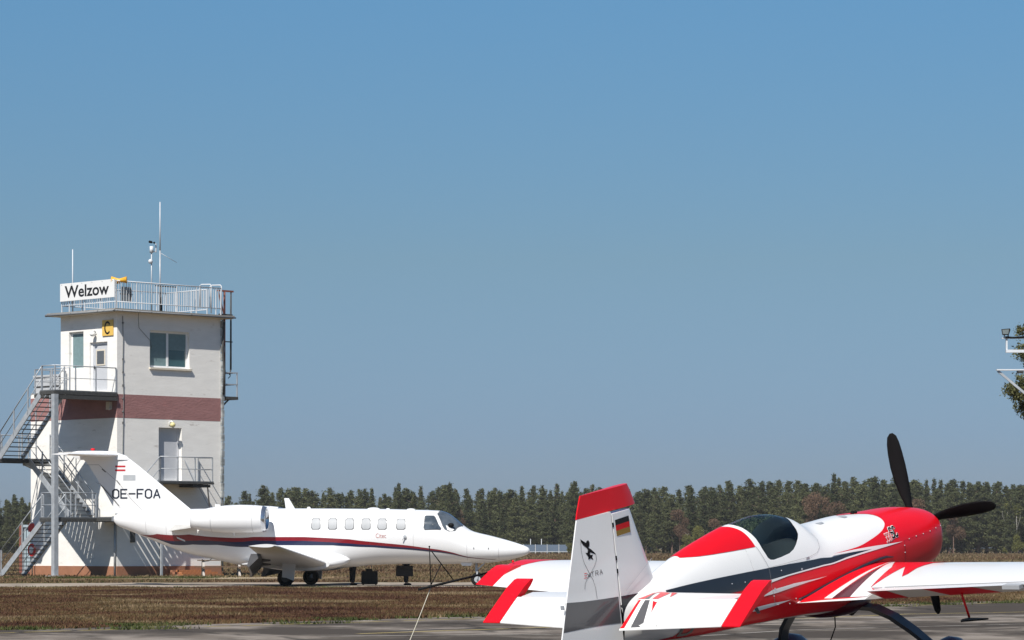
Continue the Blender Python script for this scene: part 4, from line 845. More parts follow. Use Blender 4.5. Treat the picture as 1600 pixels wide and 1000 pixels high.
# paint
low = [(4.95, 1.30), (4.667, 1.34), (4.229, 1.43), (3.508, 1.413), (3.216, 1.407), (2.928, 1.396), (2.618, 1.384), (2.091, 1.359), (1.6, 1.373), (.98, 1.391), (1.534, 1.282), (1.946, 1.214), (2.31, 1.166)] + cr([(2.2, 1.172), (1.936, 1.184), (1.76, 1.175), (1.619, 1.138), (1.48, 1.09), (1.358, 1.034), (1.26, .97), (1.19, .90), (1.135, .82), (1.10, .735), (1.077, .61), (1.077, .493), (1.10, .38), (1.15, .28), (1.264, .178), (1.42, .08), (1.56, 0.0)]) + [(1.5, 0), (1.0, 0), (.5, 0), (.03, 0)]
front = [(.002, .0), (.002, .6), (.002, 1.2), (.002, 1.8), (.002, 2.4), (.002, 2.75)]
bot = [(.6, 2.70), (1.6, 2.66), (2.6, 2.62), (3.6, 2.62), (4.4, 2.66), (5.0, 2.72), (5.14, 2.64), (4.95, 2.50), (4.86, 2.2)]
ep('red_paint', low + front + bot, M['red'], .003, L=.09)
ep('red_deck', [(4.585, .0)] + cr([(4.585, .14), (4.581, .276), (4.435, .491), (4.225, .634), (3.949, .741), (3.709, .804), (3.558, .831)]) + cr([(3.559, .831), (3.568, .687), (3.595, .464), (3.648, .252), (3.70, .05)]) + [(3.702, 0)], M['red'], .0045, L=.07)
ep('slate_band', cr([(5.03, .90), (4.866, .985), (4.67, 1.055), (4.36, 1.111), (4.094, 1.150), (3.796, 1.183), (3.472, 1.212), (3.064, 1.238), (2.714, 1.240), (2.366, 1.225), (1.985, 1.262), (1.569, 1.335)]) + [(1.595, 1.348), (2.081, 1.325), (2.613, 1.362), (3.21, 1.385), (3.49, 1.395), (4.0, 1.45), (4.229, 1.46), (4.667, 1.38), (5.03, 1.25)], M['slate'], .006)
ep('white_wedge', [(3.58, 1.42), (3.508, 1.395), (3.216, 1.385), (2.928, 1.372), (2.618, 1.360), (2.081, 1.323), (1.595, 1.333), (1.961, 1.258), (2.35, 1.197), (2.31, 1.17), (1.946, 1.214), (1.534, 1.282), (.98, 1.391), (1.6, 1.371), (2.091, 1.357), (2.618, 1.382), (2.928, 1.394), (3.216, 1.405), (3.508, 1.44)], M['glosswhite'], .0075)
ep('white_flash', [(3.66, 1.685), (3.487, 1.565), (3.128, 1.540), (2.659, 1.562), (2.502, 1.577), (2.854, 1.592), (3.15, 1.628), (3.392, 1.669)], M['glosswhite'], .006)
ep('white_flash', [(3.846, 1.966), (3.793, 1.873), (3.52, 1.845), (3.186, 1.858), (3.514, 1.936), (3.734, 1.994)], M['glosswhite'], .006)
ep('dark_step', [(3.805, 1.869), (3.744, 1.868), (3.674, 2.072), (3.722, 2.085)], M['grey'], .010, both=False)
exo = lambda s, t: tuple(Vector(ex_surf(s, t)) + Vector((0, .008*math.sin(t), .008*math.cos(t))))
lines('panel_seam', [[(3.556, .824), (3.526, .995), (3.484, 1.207)], [(3.48, 1.21), (3.2, 1.215), (2.766, 1.191), (2.603, 1.134), (2.519, 1.035), (2.459, .814), (2.49, .69)], [(3.484, 1.207), (3.50, 1.5), (3.45, 1.9)]], .004, exo, mat('fine_seam', (.22, .22, .22), .6), X_, EO, sub=.05)
lines('cowl_seam', [[(.954, 1.39), (.969, 1.75), (.97, 2.1)], [(.954, 1.384), (.709, 1.373), (.463, 1.381), (.02, 1.33)]], .006, exo, mat('cowl_gap', (.16, .01, .015), .6), X_, EO, sub=.05)
b = MB()
for s, t in [(.85, 1.38), (.7, 1.375), (.55, 1.38), (.40, 1.375), (.25, 1.36), (.1, 1.34), (.965, 1.5), (.968, 1.65), (.968, 1.85), (3.45, 1.55), (3.47, 1.72), (3.4, 1.9), (3.1, 1.85), (3.2, 1.95), (3.3, 1.30), (4.1, 1.3), (3.9, 1.33)]: b.sphere(exo(s, t), .0065, 6, 4)
b.build('fastener', M['steel'], X_, EO)
b = MB(); q = Vector(ex_surf(2.80, 1.20)); b.box(q.x-.03, q.x+.03, q.y-.01, q.y+.008, q.z-.012, q.z+.012); b.build('latch', M['steel'], X_, EO)
b = MB(); q = Vector(ex_surf(2.95, 1.36)); b.sphere(q, .022, 8, 6, (1.4, .3, 1)); b.build('fuel_cap', M['steel'], X_, EO)
b = MB(); b.sphere((1.30, .05, .338), .022, 8, 6); b.sphere((1.24, .05, .334), .022, 8, 6); b.build('top_vent', M['black'], X_, EO)
patch('top_plate', [(1.5, .16), (1.62, .14), (1.60, .30), (1.53, .28)], ex_surf, .005, M['steel'], X_, EO); patch('top_plate', [(1.98, .20), (2.1, .18), (2.08, .30), (2.0, .29)], ex_surf, .005, M['steel'], X_, EO)
# lettering 330SC
def side(u, v): return exo(1.285 - u, 1.288 - .050*u/.3 - v / .38)
lines('number_outline', glyphs('330', 0, .0, .028, .075, .016, .1) , .019, side, M['glosswhite'], X_, EO, sub=.02)
lines('number_outline', glyphs('SC', .125, .015, .05, .10, .022, .12), .030, side, M['glosswhite'], X_, EO, sub=.02)
so = lambda u, v: tuple(Vector(side(u, v)) + Vector((0, .003, 0)))
lines('number', glyphs('330', 0, .0, .028, .075, .016, .1), .008, so, M['red'], X_, EO, sub=.02)
lines('number', glyphs('SC', .125, .015, .05, .10, .022, .12), .018, so, M['black'], X_, EO, sub=.02)
lines('registration', glyphs('D', -.02, 0, .16, .20, .05, .2), .045, lambda u, v: tuple(Vector(ex_surf(4.86 - u, 2.47 - v/.3)) + Vector((0, .008, -.003))), M['grey'], X_, EO, sub=.05)
# fin and rudder (vertical surfaces, y is thickness)
def vsurf(name, rows, m, th0, th1, par=X_, blunt=False):
    """rows (front, back, z): wedge thickness th0 at the front to th1 at the back"""
    V = []; 
    for f_, bk, z in rows:
        for u in (0, .06, .2, .5, 1): 
            h = (th0 * (1-u) + th1 * u) * (1 if u > .1 or blunt else (.75 if u else .35)); V.append((f_ + (bk - f_)*u, h/2, z))
        for u in (1, .5, .2, .06, 0):
            h = (th0 * (1-u) + th1 * u) * (1 if u > .1 or blunt else (.75 if u else .35)); V.append((f_ + (bk - f_)*u, -h/2, z))
    k = 10; b = MB(); b.add(V, [(i*k+j, i*k+(j+1)%k, (i+1)*k+(j+1)%k, (i+1)*k+j) for i in range(len(rows)-1) for j in range(k)], True)
    b.add([V[j] for j in range(k)], [tuple(range(k))]); b.add([V[(len(rows)-1)*k+j] for j in range(k)], [tuple(range(k))])
    o = b.build(name, m, par, EO if par is X_ else (0, 0, 0))
    o.data.set_sharp_from_angle(angle=math.radians(35)); return o
fin = vsurf('fin', [(4.93, 5.63, .18), (5.00, 5.63, .31), (5.10, 5.635, .55), (5.20, 5.64, .78), (5.305, 5.645, 1.03)], M['glosswhite'], .10, .115)
rud = vsurf('rudder', [(5.650, 6.66, -.32), (5.650, 6.545, .03), (5.655, 6.34, .55), (5.660, 6.14, 1.055)], M['glosswhite'], .11, .012, blunt=True)
vsurf('rudder_tip', [(5.20, 6.145, 1.058), (5.225, 6.12, 1.12), (5.275, 6.07, 1.22), (5.30, 6.045, 1.262)], M['red'], .10, .012, rud)
def rz(s): return .0585 + (5.7 - s) * .050     # half thickness of the rudder side at station s
def rp(name, poly, m, fn, off=.0015, par=None):
    b = MB()
    for sgn in (1, -1):
        tri = tessellate_polygon([[Vector((p[0], p[1], 0)) for p in poly]]); V = [fn(p[0], p[1]) for p in poly]; b.add([(v[0], v[1]*sgn, v[2]) for v in V], [tuple(t) for t in tri])
    return b.build(name, m, par or X_, EO if par is None else (0, 0, 0))
def rside(s, z):
    f_ = 5.668; bk = 6.545 - (z - .03) * .395; u = min(1, max(0, (s - f_) / (bk - f_))); return (s, (.11*(1-u) + .012*u)/2 + .0015, z)
rp('grey_band', [(5.668, .265), (5.9, .285), (6.2, .315), (6.425, .345), (6.515, .088), (6.2, .07), (5.9, .045), (5.668, .02)], M['grey'], rside, par=rud)
def fside(s, z): return (s, .0592, z)
rp('grey_band', [(5.628, .262), (5.3, .235), (5.05, .225), (4.99, .19), (5.628, .02)], M['slate'], fside, par=fin)
for i, (c, mm) in enumerate((((.010, .010, .010), 'flag_black'), ((.50, .006, .010), 'flag_bright_red'), ((.23, .145, .03), 'flag_gold'))):
    mt = mat(mm, c, .5, spec=.2); a0, a1 = 1 - i/3, 1 - (i+1)/3
    L0 = lambda a: (5.602 + .008*a, .817 + .152*a); R0 = lambda a: (5.375 + .006*a, .820 + .154*a)
    b = MB(); b.add([(*L0(a1)[:1], .0588, L0(a1)[1]), (R0(a1)[0], .0588, R0(a1)[1]), (R0(a0)[0], .0588, R0(a0)[1]), (L0(a0)[0], .0588, L0(a0)[1])], [(0,1,2,3)]); b.build('flag_stripe', mt, fin)
logo = [(6.126, .878), (6.055, .831), (6.037, .849), (6.016, .849), (6.004, .831), (6.009, .803), (6.027, .781), (6.0, .768), (5.943, .721), (5.935, .707), (5.958, .715), (6.006, .736), (6.018, .726), (6.01, .712), (5.974, .71), (5.991, .692), (5.975, .66), (6.011, .683), (6.049, .676), (6.041, .701), (6.077, .744), (6.049, .739), (6.034, .766), (6.061, .795), (6.094, .817), (6.123, .855)]
rp('emblem', logo, M['black'], rside, par=rud)
rs2 = lambda s, z: (s, rside(s, z)[1] + .001, z)
lines('emblem_line', [[(6.128, .852), (6.134, .783), (6.125, .70), (6.111, .655), (6.063, .566), (6.012, .483), (5.989, .404), (5.984, .303)], [(5.935, .707), (5.932, .657), (5.968, .608), (6.029, .552), (6.095, .506), (6.13, .471), (6.146, .42)]], .0035, rs2, M['black'], rud)
lines('lettering', [[(6.126, .562), (6.092, .559)], [(6.130, .541), (6.095, .538)], [(6.134, .520), (6.098, .518)]], .006, rs2, M['red'], rud)
lines('lettering', [[(6.030 - u, .512 + .002 + v) for u, v in p] for p in glyphs('TRA', 0, 0, .040, .042, .022)] + [[(6.088, .517), (6.040, .552)], [(6.085, .552), (6.045, .515)]], .0045, rs2, M['black'], rud)
b = MB()
for z in (.93, .50, .12, .62): b.box(5.636, 5.652, .045, .060, z - .02, z + .02)
b.build('hinge', M['black'], fin)
b = MB(); b.box(6.475, 6.49, -.02, .012, .29, .33); b.build('trim_bracket', M['steel'], rud)
lines('fin_wire', [[(5.55, .30), (5.08, .52)]], .006, lambda s, z: (s, .066, z), M['whitemetal'], fin)
# tailplane and drooped elevators
def hsurf(name, quad, thick, m, par=X_):
    """quad: list of rows (list of (s,y,z) front->back) making a closed thick sheet"""
    V = []; k = len(quad[0])
    for r in quad:
        for i, p in enumerate(r): V.append((p[0], p[1], p[2] + thick[i]/2))
        for i, p in reversed(list(enumerate(r))): V.append((p[0], p[1], p[2] - thick[i]/2))
    n = 2*k; b = MB(); b.add(V, [(i*n+j, i*n+(j+1)%n, (i+1)*n+(j+1)%n, (i+1)*n+j) for i in range(len(quad)-1) for j in range(n)], True)
    b.add(V[:n], [tuple(range(n))]); b.add(V[-n:], [tuple(range(n))])
    o = b.build(name, m, par, EO if par is X_ else (0, 0, 0)); o.data.set_sharp_from_angle(angle=math.radians(32)); return o
EL = lambda s: .335 - (s - 5.2) * .51           # centre plane of the drooped elevator
for sg in (1, -1):
    q = [[(5.02, .12*sg, .175), (5.06, .12*sg, .175), (5.2, .12*sg, .175), (5.47, .12*sg, .175)], [(5.16, 1.19*sg, .19), (5.19, 1.19*sg, .19), (5.28, 1.19*sg, .19), (5.47, 1.19*sg, .19)]]
    if sg < 0: q = q[::-1]
    st = hsurf('tailplane', q, [.012, .045, .075, .06], M['glosswhite'])
    q = [[(s, y*sg, EL(s) + (-.01 if y < .5 else 0)) for s in (5.485, 5.56, 5.80 if y > .3 else 5.86)] for y in (.16, 1.225)]
    if sg < 0: q = q[::-1]
    el = hsurf('elevator', q, [.055, .05, .010], M['glosswhite'])
    q = [[(s, y*sg, EL(s)) for s in (5.195, 5.24, 5.36, 5.5, 5.80)] for y in (1.232, 1.425)]
    if sg < 0: q = q[::-1]
    hsurf('elevator_tip', q, [.012, .05, .075, .06, .010], M['red'], el)
    if sg > 0:
        tp = lambda s, y, e=0: (s, y, .0)
        def el_top(s, y, e=.0025):
            z = EL(s) + (-.01 if y < .7 else -.005); a = min(1, max(0, (s-5.56)/.26)); return (s, y, z + (.05*(1-a) + .010*a)/2 + e)
        def decal(name, poly, m, e=.003, f=el_top, par=el):
            patch(name, poly, lambda s, y: f(s, y, 0), e - .001, m, par, (0, 0, 0), L=.04, tscale=1, sign=1)
        decal('red_flash', [(5.49, .16), (5.60, .16), (5.845, .16), (5.60, .176), (5.49, .183)], M['red']) 
        decal('red_flash', [(5.492, .162), (5.845, .162), (5.84, .205), (5.60, .19), (5.492, .185)], M['red'], .004)
        decal('grey_flash', [(5.492, .229), (5.492, .283), (5.60, .32), (5.825, .395), (5.832, .27), (5.60, .24)], M['grey'], .004)
        decal('red_tooth', [(5.492, .314), (5.492, .377), (5.60, .385), (5.657, .388), (5.60, .37)], M['red'], .004)
        lines('trim_tab_gap', [[(5.80, .23), (5.80, .535), (5.83, .55)]], .005, lambda s, y: el_top(s, y, .005), M['seam'], el)
        def st_top(s, y, e=.0025):
            v = (y-.12)/1.07; S = [5.02+.14*v, 5.06+.13*v, 5.2+.08*v, 5.47]; return (s, y, .175 + .015*v + float(np.interp(s, S, [.012, .045, .075, .06]))/2 + e)
        decal('red_root', [(5.05, .13), (5.20, .13), (5.465, .13), (5.465, .20), (5.20, .15), (5.07, .22), (5.06, .18)], M['red'], .004, st_top, st)
        decal('grey_flash', [(5.465, .205), (5.465, .25), (5.3, .19), (5.14, .15)], M['slate'], .005, st_top, st)
        decal('red_tooth', [(5.465, .288), (5.465, .35), (5.20, .32), (5.11, .18), (5.30, .24)], M['red'], .004, st_top, st)
        decal('red_tooth', [(5.40, .44), (5.20, .40), (5.14, .30), (5.3, .39)], M['red'], .004, st_top, st)
# wings
NU = [0, .004, .015, .035, .07, .12, .2, .3, .4, .5, .6, .7, .79]
def wing_pt(u, y, up=1, th=.145):
    c = EX_TE(y) - EX_LE(y); return (EX_LE(y) + c*u, y, EX_Z(y) + up * c * naca(u, th))
AIL0, AILC = 1.12, .79
for sg in (1, -1):
    ring = [(u, 1) for u in NU] + [(u, -1) for u in NU[::-1][:-1]]
    ys = [.25, .42, .7, AIL0, 1.6, 2.2, 2.8, 3.4, 3.72]
    b = MB(); V = [wing_pt(u, y*sg, h) for y in ys for u, h in ring]; k = len(ring)
    b.add(V, [(i*k+j, i*k+(j+1)%k, (i+1)*k+(j+1)%k, (i+1)*k+j) for i in range(len(ys)-1) for j in range(k)], True); b.add(V[-k:], [tuple(range(k))])
    wg = b.build('wing', M['glosswhite'], X_, EO); wg.data.set_sharp_from_angle(angle=math.radians(40))
    uu = [.79, .85, .92, .98, 1.0]; ring = [(u, 1) for u in uu] + [(u, -1) for u in uu[::-1]]
    b = MB(); V = [wing_pt(u, y*sg, h) for y in (.25, .42, .7, AIL0 - .01) for u, h in ring]; k = len(ring)
    b.add(V, [(i*k+j, i*k+(j+1)%k, (i+1)*k+(j+1)%k, (i+1)*k+j) for i in range(3) for j in range(k)], True); b.add(V[-k:], [tuple(range(k))]); b.build('wing_root_panel', M['glosswhite'], wg)
    de = math.radians(13 if sg > 0 else -12)        # right aileron up, left aileron down
    def ail(u, y, h, e=0):
        p = Vector(wing_pt(u, y, h)); H_ = Vector(wing_pt(.80, y, 0)); d = p - H_; c, s_ = math.cos(de), math.sin(de)
        return (H_.x + d.x*c - d.z*s_, y, H_.z + d.x*s_ + d.z*c + e)
    uu = [.795, .85, .92, .98, 1.0]; ring = [(u, 1) for u in uu] + [(u, -1) for u in uu[::-1]]; k = len(ring); ys = [AIL0 + .01, 2, 3, 3.5]
    b = MB(); V = [ail(u, y*sg, h) for y in ys for u, h in ring]
    b.add(V, [(i*k+j, i*k+(j+1)%k, (i+1)*k+(j+1)%k, (i+1)*k+j) for i in range(len(ys)-1) for j in range(k)], True); b.add(V[-k:], [tuple(range(k))]); b.add(V[:k], [tuple(range(k))])
    al = b.build('aileron', M['glosswhite'], X_, EO); al.data.set_sharp_from_angle(angle=math.radians(40))
    uu = [.50, .53, .6, .7, .795, .85, .92, .98, 1.0]; ring = [(u, 1) for u in uu] + [(u, -1) for u in uu[::-1]]; k = len(ring)
    b = MB(); V = [ail(u, y*sg, h * min(1, .25 + (u-.5)*6)) for y in (3.505, 3.74) for u, h in ring]; b.add(V, [(j, (j+1)%k, k+(j+1)%k, k+j) for j in range(k)], True); b.add(V[-k:], [tuple(range(k))]); b.add(V[:k], [tuple(range(k))]); tp_ = b.build('aileron_tip', M['red'], al); tp_.data.set_sharp_from_angle(angle=math.radians(40))
    def wf(s, y): return ex_wing(s, y*sg)
    def wp(name, poly, m, off=.003, L=.12): return patch(name, [(a, y*1.0) for a, y in poly], wf, off, m, wg, (0, 0, 0), L=L, tscale=1, sign=sg)
    lex = lambda y, d=.0: EX_LE(y) + d
    wp('red_root', [(EX_TE(.42) - .005, .40)] + [(lex(.42, .004), .40), (lex(.9, .004), .9), (lex(1.5, .004), 1.5), (lex(2.5, .004), 2.5), (lex(3.71, .004), 3.71), (2.42, 3.71), (2.33, 3.54), (2.18, 3.50), (1.97, 3.42), (lex(3.2, .07), 3.2), (lex(2.5, .06), 2.5), (lex(1.8, .07), 1.8), (1.50, 1.32), (1.64, 1.14), (1.957, 1.122), (2.259, 1.155), (2.196, 1.154), (2.317, 1.142), (1.869, .936), (2.657, .979), (2.77, 1.10), (2.80, 1.10), (2.95, 1.09), (EX_TE(.9) - .06, .90), (EX_TE(.6) - .05, .63)], M['red'], .003, L=.10)
    wp('white_ray', [(2.978, .63), (2.983, .72), (1.817, .627), (1.40, .56), (1.38, .53), (1.719, .600)], M['glosswhite'], .0055)
    wp('maroon_ray', [(2.974, .721), (2.955, .905), (1.821, .658)], M['maroon'], .0055)
    wp('white_ray', [(2.955, .909), (2.951, 1.098), (2.81, 1.099), (2.657, .979), (1.9, .80), (1.40, .57), (1.83, .664)], M['glosswhite'], .0055)
    def al_low(s_u, y): p = ail(s_u, y*sg, -1); return (p[0], p[1], p[2] - .003)
    for a0, a1, a2, a3, mm in ((1.14, 1.40, 1.14, 1.34, 'maroonred'), (1.85, 2.40, 1.72, 2.22, 'maroonred')):
        b = MB(); b.add([al_low(.80, a0), al_low(.80, a1), al_low(.999, a3), al_low(.999, a2)], [(0,1,2,3)]); b.build('underside_flash', M['red'], al)
    if sg > 0:
        b = MB(); p = Vector(ail(1.0, 2.62, 0)); b.box(p.x - .05, p.x + .06, 2.56, 2.74, p.z - .03, p.z + .008); b.build('trim_plate', mat('grey_tape', (.33, .34, .35), .5), al)
        lines('gap', [[(.80, 1.14), (.80, 3.49)]], .006, lambda u, y: (lambda q: (q[0], q[1], q[2] + .004))(wing_pt(u - .005, y, 1)), M['seam'], wg)
    # spade under the aileron
    hx = Vector(ail(.84, 2.0*sg, -1)); b = MB(); b.tube([hx, hx + Vector((-.12, 0, -.26))], .013, 6); sp = b.build('spade_arm', M['red'], al)
    q = hx + Vector((-.12, 0, -.26)); b = MB(); b.prism([(-.20, 0), (.02, .09), (.20, .11), (.20, -.11), (.02, -.09)], lambda x, y: (q.x - x*.9, q.y + y, q.z - .02 - x*.10), lambda x, y: (q.x - x*.9, q.y + y, q.z - .035 - x*.10)); b.build('spade_plate', M['black'], sp)
# dark sealing strip along the wing root
jn = [(3.05, 1.90), (2.85, 1.845), (2.654, 1.783), (2.236, 1.70), (1.807, 1.63), (1.5, 1.605), (1.368, 1.61), (1.22, 1.66)]
for sg in (1, -1):
    b = MB(); b.tube([Vector(ex_surf(s, t*sg)) + Vector((0, .012*sg, .008)) for s, t in jn], [.006, .012, .016, .018, .018, .017, .014, .006], 6); b.build('root_seal', M['slate'], X_, EO)
# sighting frame on the left tip
def sy(s, z): return (s, -3.84, z)
sf = MB(); sf.tube([sy(2.42, -.105), sy(3.65, -.064)], [.011, .014], 8); sf = sf.build('sighting_frame', M['rubber'], X_, EO)
for a, c in (((3.398, .337), (3.439, -.075)), ((3.37, .295), (3.036, -.082)), ((3.228, .126), (3.43, -.05))): b = MB(); b.tube([sy(*a), sy(*c)], .006, 5); b.build('rod', M['rubber'], sf)
b = MB(); b.sphere(sy(3.395, .345), .010, 6, 4); b.build('rod_tip', M['rubber'], sf)
b = MB(); b.tube([(2.42, -3.74, -.10), sy(2.42, -.105)], .02, 6); b.sphere((2.2, -3.66, -.02), .014, 8, 6); b.build('tip_mount', M['red'], sf)
# propeller and spinner
prop = MB(); pr = [(-.005, .145), (-.06, .14), (-.16, .12), (-.26, .09), (-.34, .05), (-.38, .01)]
V = [(x, r*math.cos(2*PI*k/24), r*math.sin(2*PI*k/24)) for x, r in pr for k in range(24)]
prop.add(V, [(i*24+k, i*24+(k+1)%24, (i+1)*24+(k+1)%24, (i+1)*24+k) for i in range(len(pr)-1) for k in range(24)], True); prop.add(V[-24:], [tuple(range(24))]); pp = prop.build('spinner', M['red'], X_, EO)
def blade(ang):
    V = []; rs = [.12, .22, .34, .48, .62, .76, .86, .93, .965]; cw = [.06, .085, .125, .155, .165, .155, .135, .10, .035]; tw_ = [58, 50, 42, 34, 28, 24, 21, 19, 18]; tk = [.05, .035, .026, .02, .016, .012, .010, .007, .004]
    for r, c, w, t in zip(rs, cw, tw_, tk):
        w = math.radians(w)
        for k in range(10):
            a = 2*PI*k/10; x = c/2*math.cos(a); h = t/2*math.sin(a)*1.3 + .06*0
            X, Y = x*math.sin(w) + h*math.cos(w), x*math.cos(w) - h*math.sin(w)
            Y += .025 * math.sin(r*3)
            V.append((X - .075, r*math.cos(ang) * 1.03 - Y*math.sin(ang), r*math.sin(ang) * 1.03 + Y*math.cos(ang)))
    b = MB(); n = len(rs); b.add(V, [(i*10+k, i*10+(k+1)%10, (i+1)*10+(k+1)%10, (i+1)*10+k) for i in range(n-1) for k in range(10)], True); b.add(V[-10:], [tuple(range(10))]); b.build('blade', M['black'], pp)
BA = math.radians(101)
for k in range(4): blade(BA + k*PI/2)
# undercarriage
b = MB(); b.sphere((1.75, 0, -.50), .30, 16, 10, (1.7, 1.25, .50)); b.build('gear_fairing', M['maroon'], X_, EO)
b = MB(); b.tube([(1.2, .12, -.52), (1.5, .12, -.60), (1.62, .12, -.64)], .04, 8); b.tube([(1.2, -.12, -.52), (1.5, -.12, -.60), (1.62, -.12, -.64)], .04, 8); b.build('exhaust', M['darksteel'], X_, EO)
m_leg = mat('dark_grey_gear', (.07, .075, .085), .35, coat=.4)
for sg in (1, -1):
    V = []; path = [(1.70, .25, -.56), (1.66, .42, -.58), (1.60, .60, -.68), (1.50, .76, -.84), (1.38, .87, -1.0), (1.25, .93, -1.16)]
    b = MB()
    for i, (s, y, z) in enumerate(path):
        p0 = path[max(0, i-1)]; p1 = path[min(len(path)-1, i+1)]; d = Vector((0, p1[1]-p0[1], p1[2]-p0[2])).normalized(); nrm = Vector((0, -d.z, d.y)); w = .10 - .035*i/5
        for ds, dn in ((-w, -.02), (w, -.02), (w, .02), (-w, .02)): V.append((s+ds, (y + nrm.y*dn)*sg, z + nrm.z*dn))
    b.add(V, [(i*4+k, i*4+(k+1)%4, (i+1)*4+(k+1)%4, (i+1)*4+k) for i in range(5) for k in range(4)] + [(0,1,2,3), (20,21,22,23)]); leg = b.build('gear_leg', m_leg, X_, EO)
    c = (1.22, .95*sg, -1.16)
    V = []; sp = [(-.46, .01, 0), (-.42, .05, 0), (-.30, .09, .0), (-.1, .115, .0), (.12, .115, -.0), (.34, .08, .03), (.5, .04, .06), (.58, .01, .08)]; hh = [.01, .07, .14, .19, .18, .12, .06, .01]
    b = MB(); V = [(c[0] + x, c[1] + w*math.cos(2*PI*k/16), c[2] + zo + h*math.sin(2*PI*k/16)) for (x, w, zo), h in zip(sp, hh) for k in range(16)]
    b.add(V, [(i*16+k, i*16+(k+1)%16, (i+1)*16+(k+1)%16, (i+1)*16+k) for i in range(7) for k in range(16)], True); b.build('wheel_spat', M['maroon'], leg)
    wheel('wheel', (c[0], c[1], c[2] - .03), .165, .13, leg, (0, 0, 0), M['steel'])
b = MB(); b.bar((5.50, 0, -.18), (6.05, 0, -.42), .05, .02); tl_ = b.build('tail_spring', M['steel'], X_, EO); wheel('tail_wheel', (6.08, 0, -.50), .08, .05, tl_, (0, 0, 0), M['steel'])
b = MB(); b.tube([(1.74, 0, -.60), (1.75, 0, -.77), (1.88, 0, -.90)], .007, 5); b.build('belly_aerial', M['black'], X_, EO)
# tie-down rope from the sighting frame to the ground
mw = body_matrix(EP0, 54, 9.7, (0, 0, 0)); a = mw @ Vector(sy(3.439, -.075)); 
t = empty('tie_rope', (a.x - .75, a.y - .15, 0), 'thin pale rope hanging from the dark rod left of the red wing tip', 'rope')
o = Vector(t.location); b = MB(); e = mw @ Vector(sy(3.853, -.508)); e = a + (e - a) * (a.z / (a.z - e.z))
pts = []
for i in range(9): u = i/8; p = a.lerp(e, u); pts.append(p - o + Vector((0, 0, -.02*math.sin(PI*u))))
b.tube(pts, .0045, 5); b.build('rope', mat('pale_rope', (.50, .47, .38), .9), t)
# ---------------- people and bags behind the jet ----------------
def skin_fig(name, verts, edges, radii, m, parent, lvl=2):
    me = bpy.data.meshes.new(name); me.from_pydata(verts, edges, []); o = bpy.data.objects.new(name, me); col.objects.link(o)
    md = o.modifiers.new('skin', 'SKIN'); 
    for i, r in enumerate(radii): me.skin_vertices[0].data[i].radius = (r, r) if not isinstance(r, tuple) else r
    me.skin_vertices[0].data[0].use_root = True
    ss_ = o.modifiers.new('sub', 'SUBSURF'); ss_.levels = lvl; ss_.render_levels = lvl
    bpy.context.view_layer.update(); dg = bpy.context.evaluated_depsgraph_get()
    m2 = bpy.data.meshes.new_from_object(o.evaluated_get(dg)); bpy.data.objects.remove(o); m2.materials.clear(); m2.materials.append(m); m2.polygons.foreach_set('use_smooth', [True]*len(m2.polygons)); m2.name = name
    return link(name, m2, parent)
m_sk = mat('skin', (.50, .30, .22), .6); m_cloth = mat('dark_trousers', (.018, .019, .024), .9, var=.3, vscale=9); m_coat = mat('dark_coat', (.022, .024, .032), .9, var=.3, vscale=9); m_shoe = mat('black_shoe', (.012, .012, .012), .4); m_hair = mat('brown_hair', (.05, .03, .02), .7)
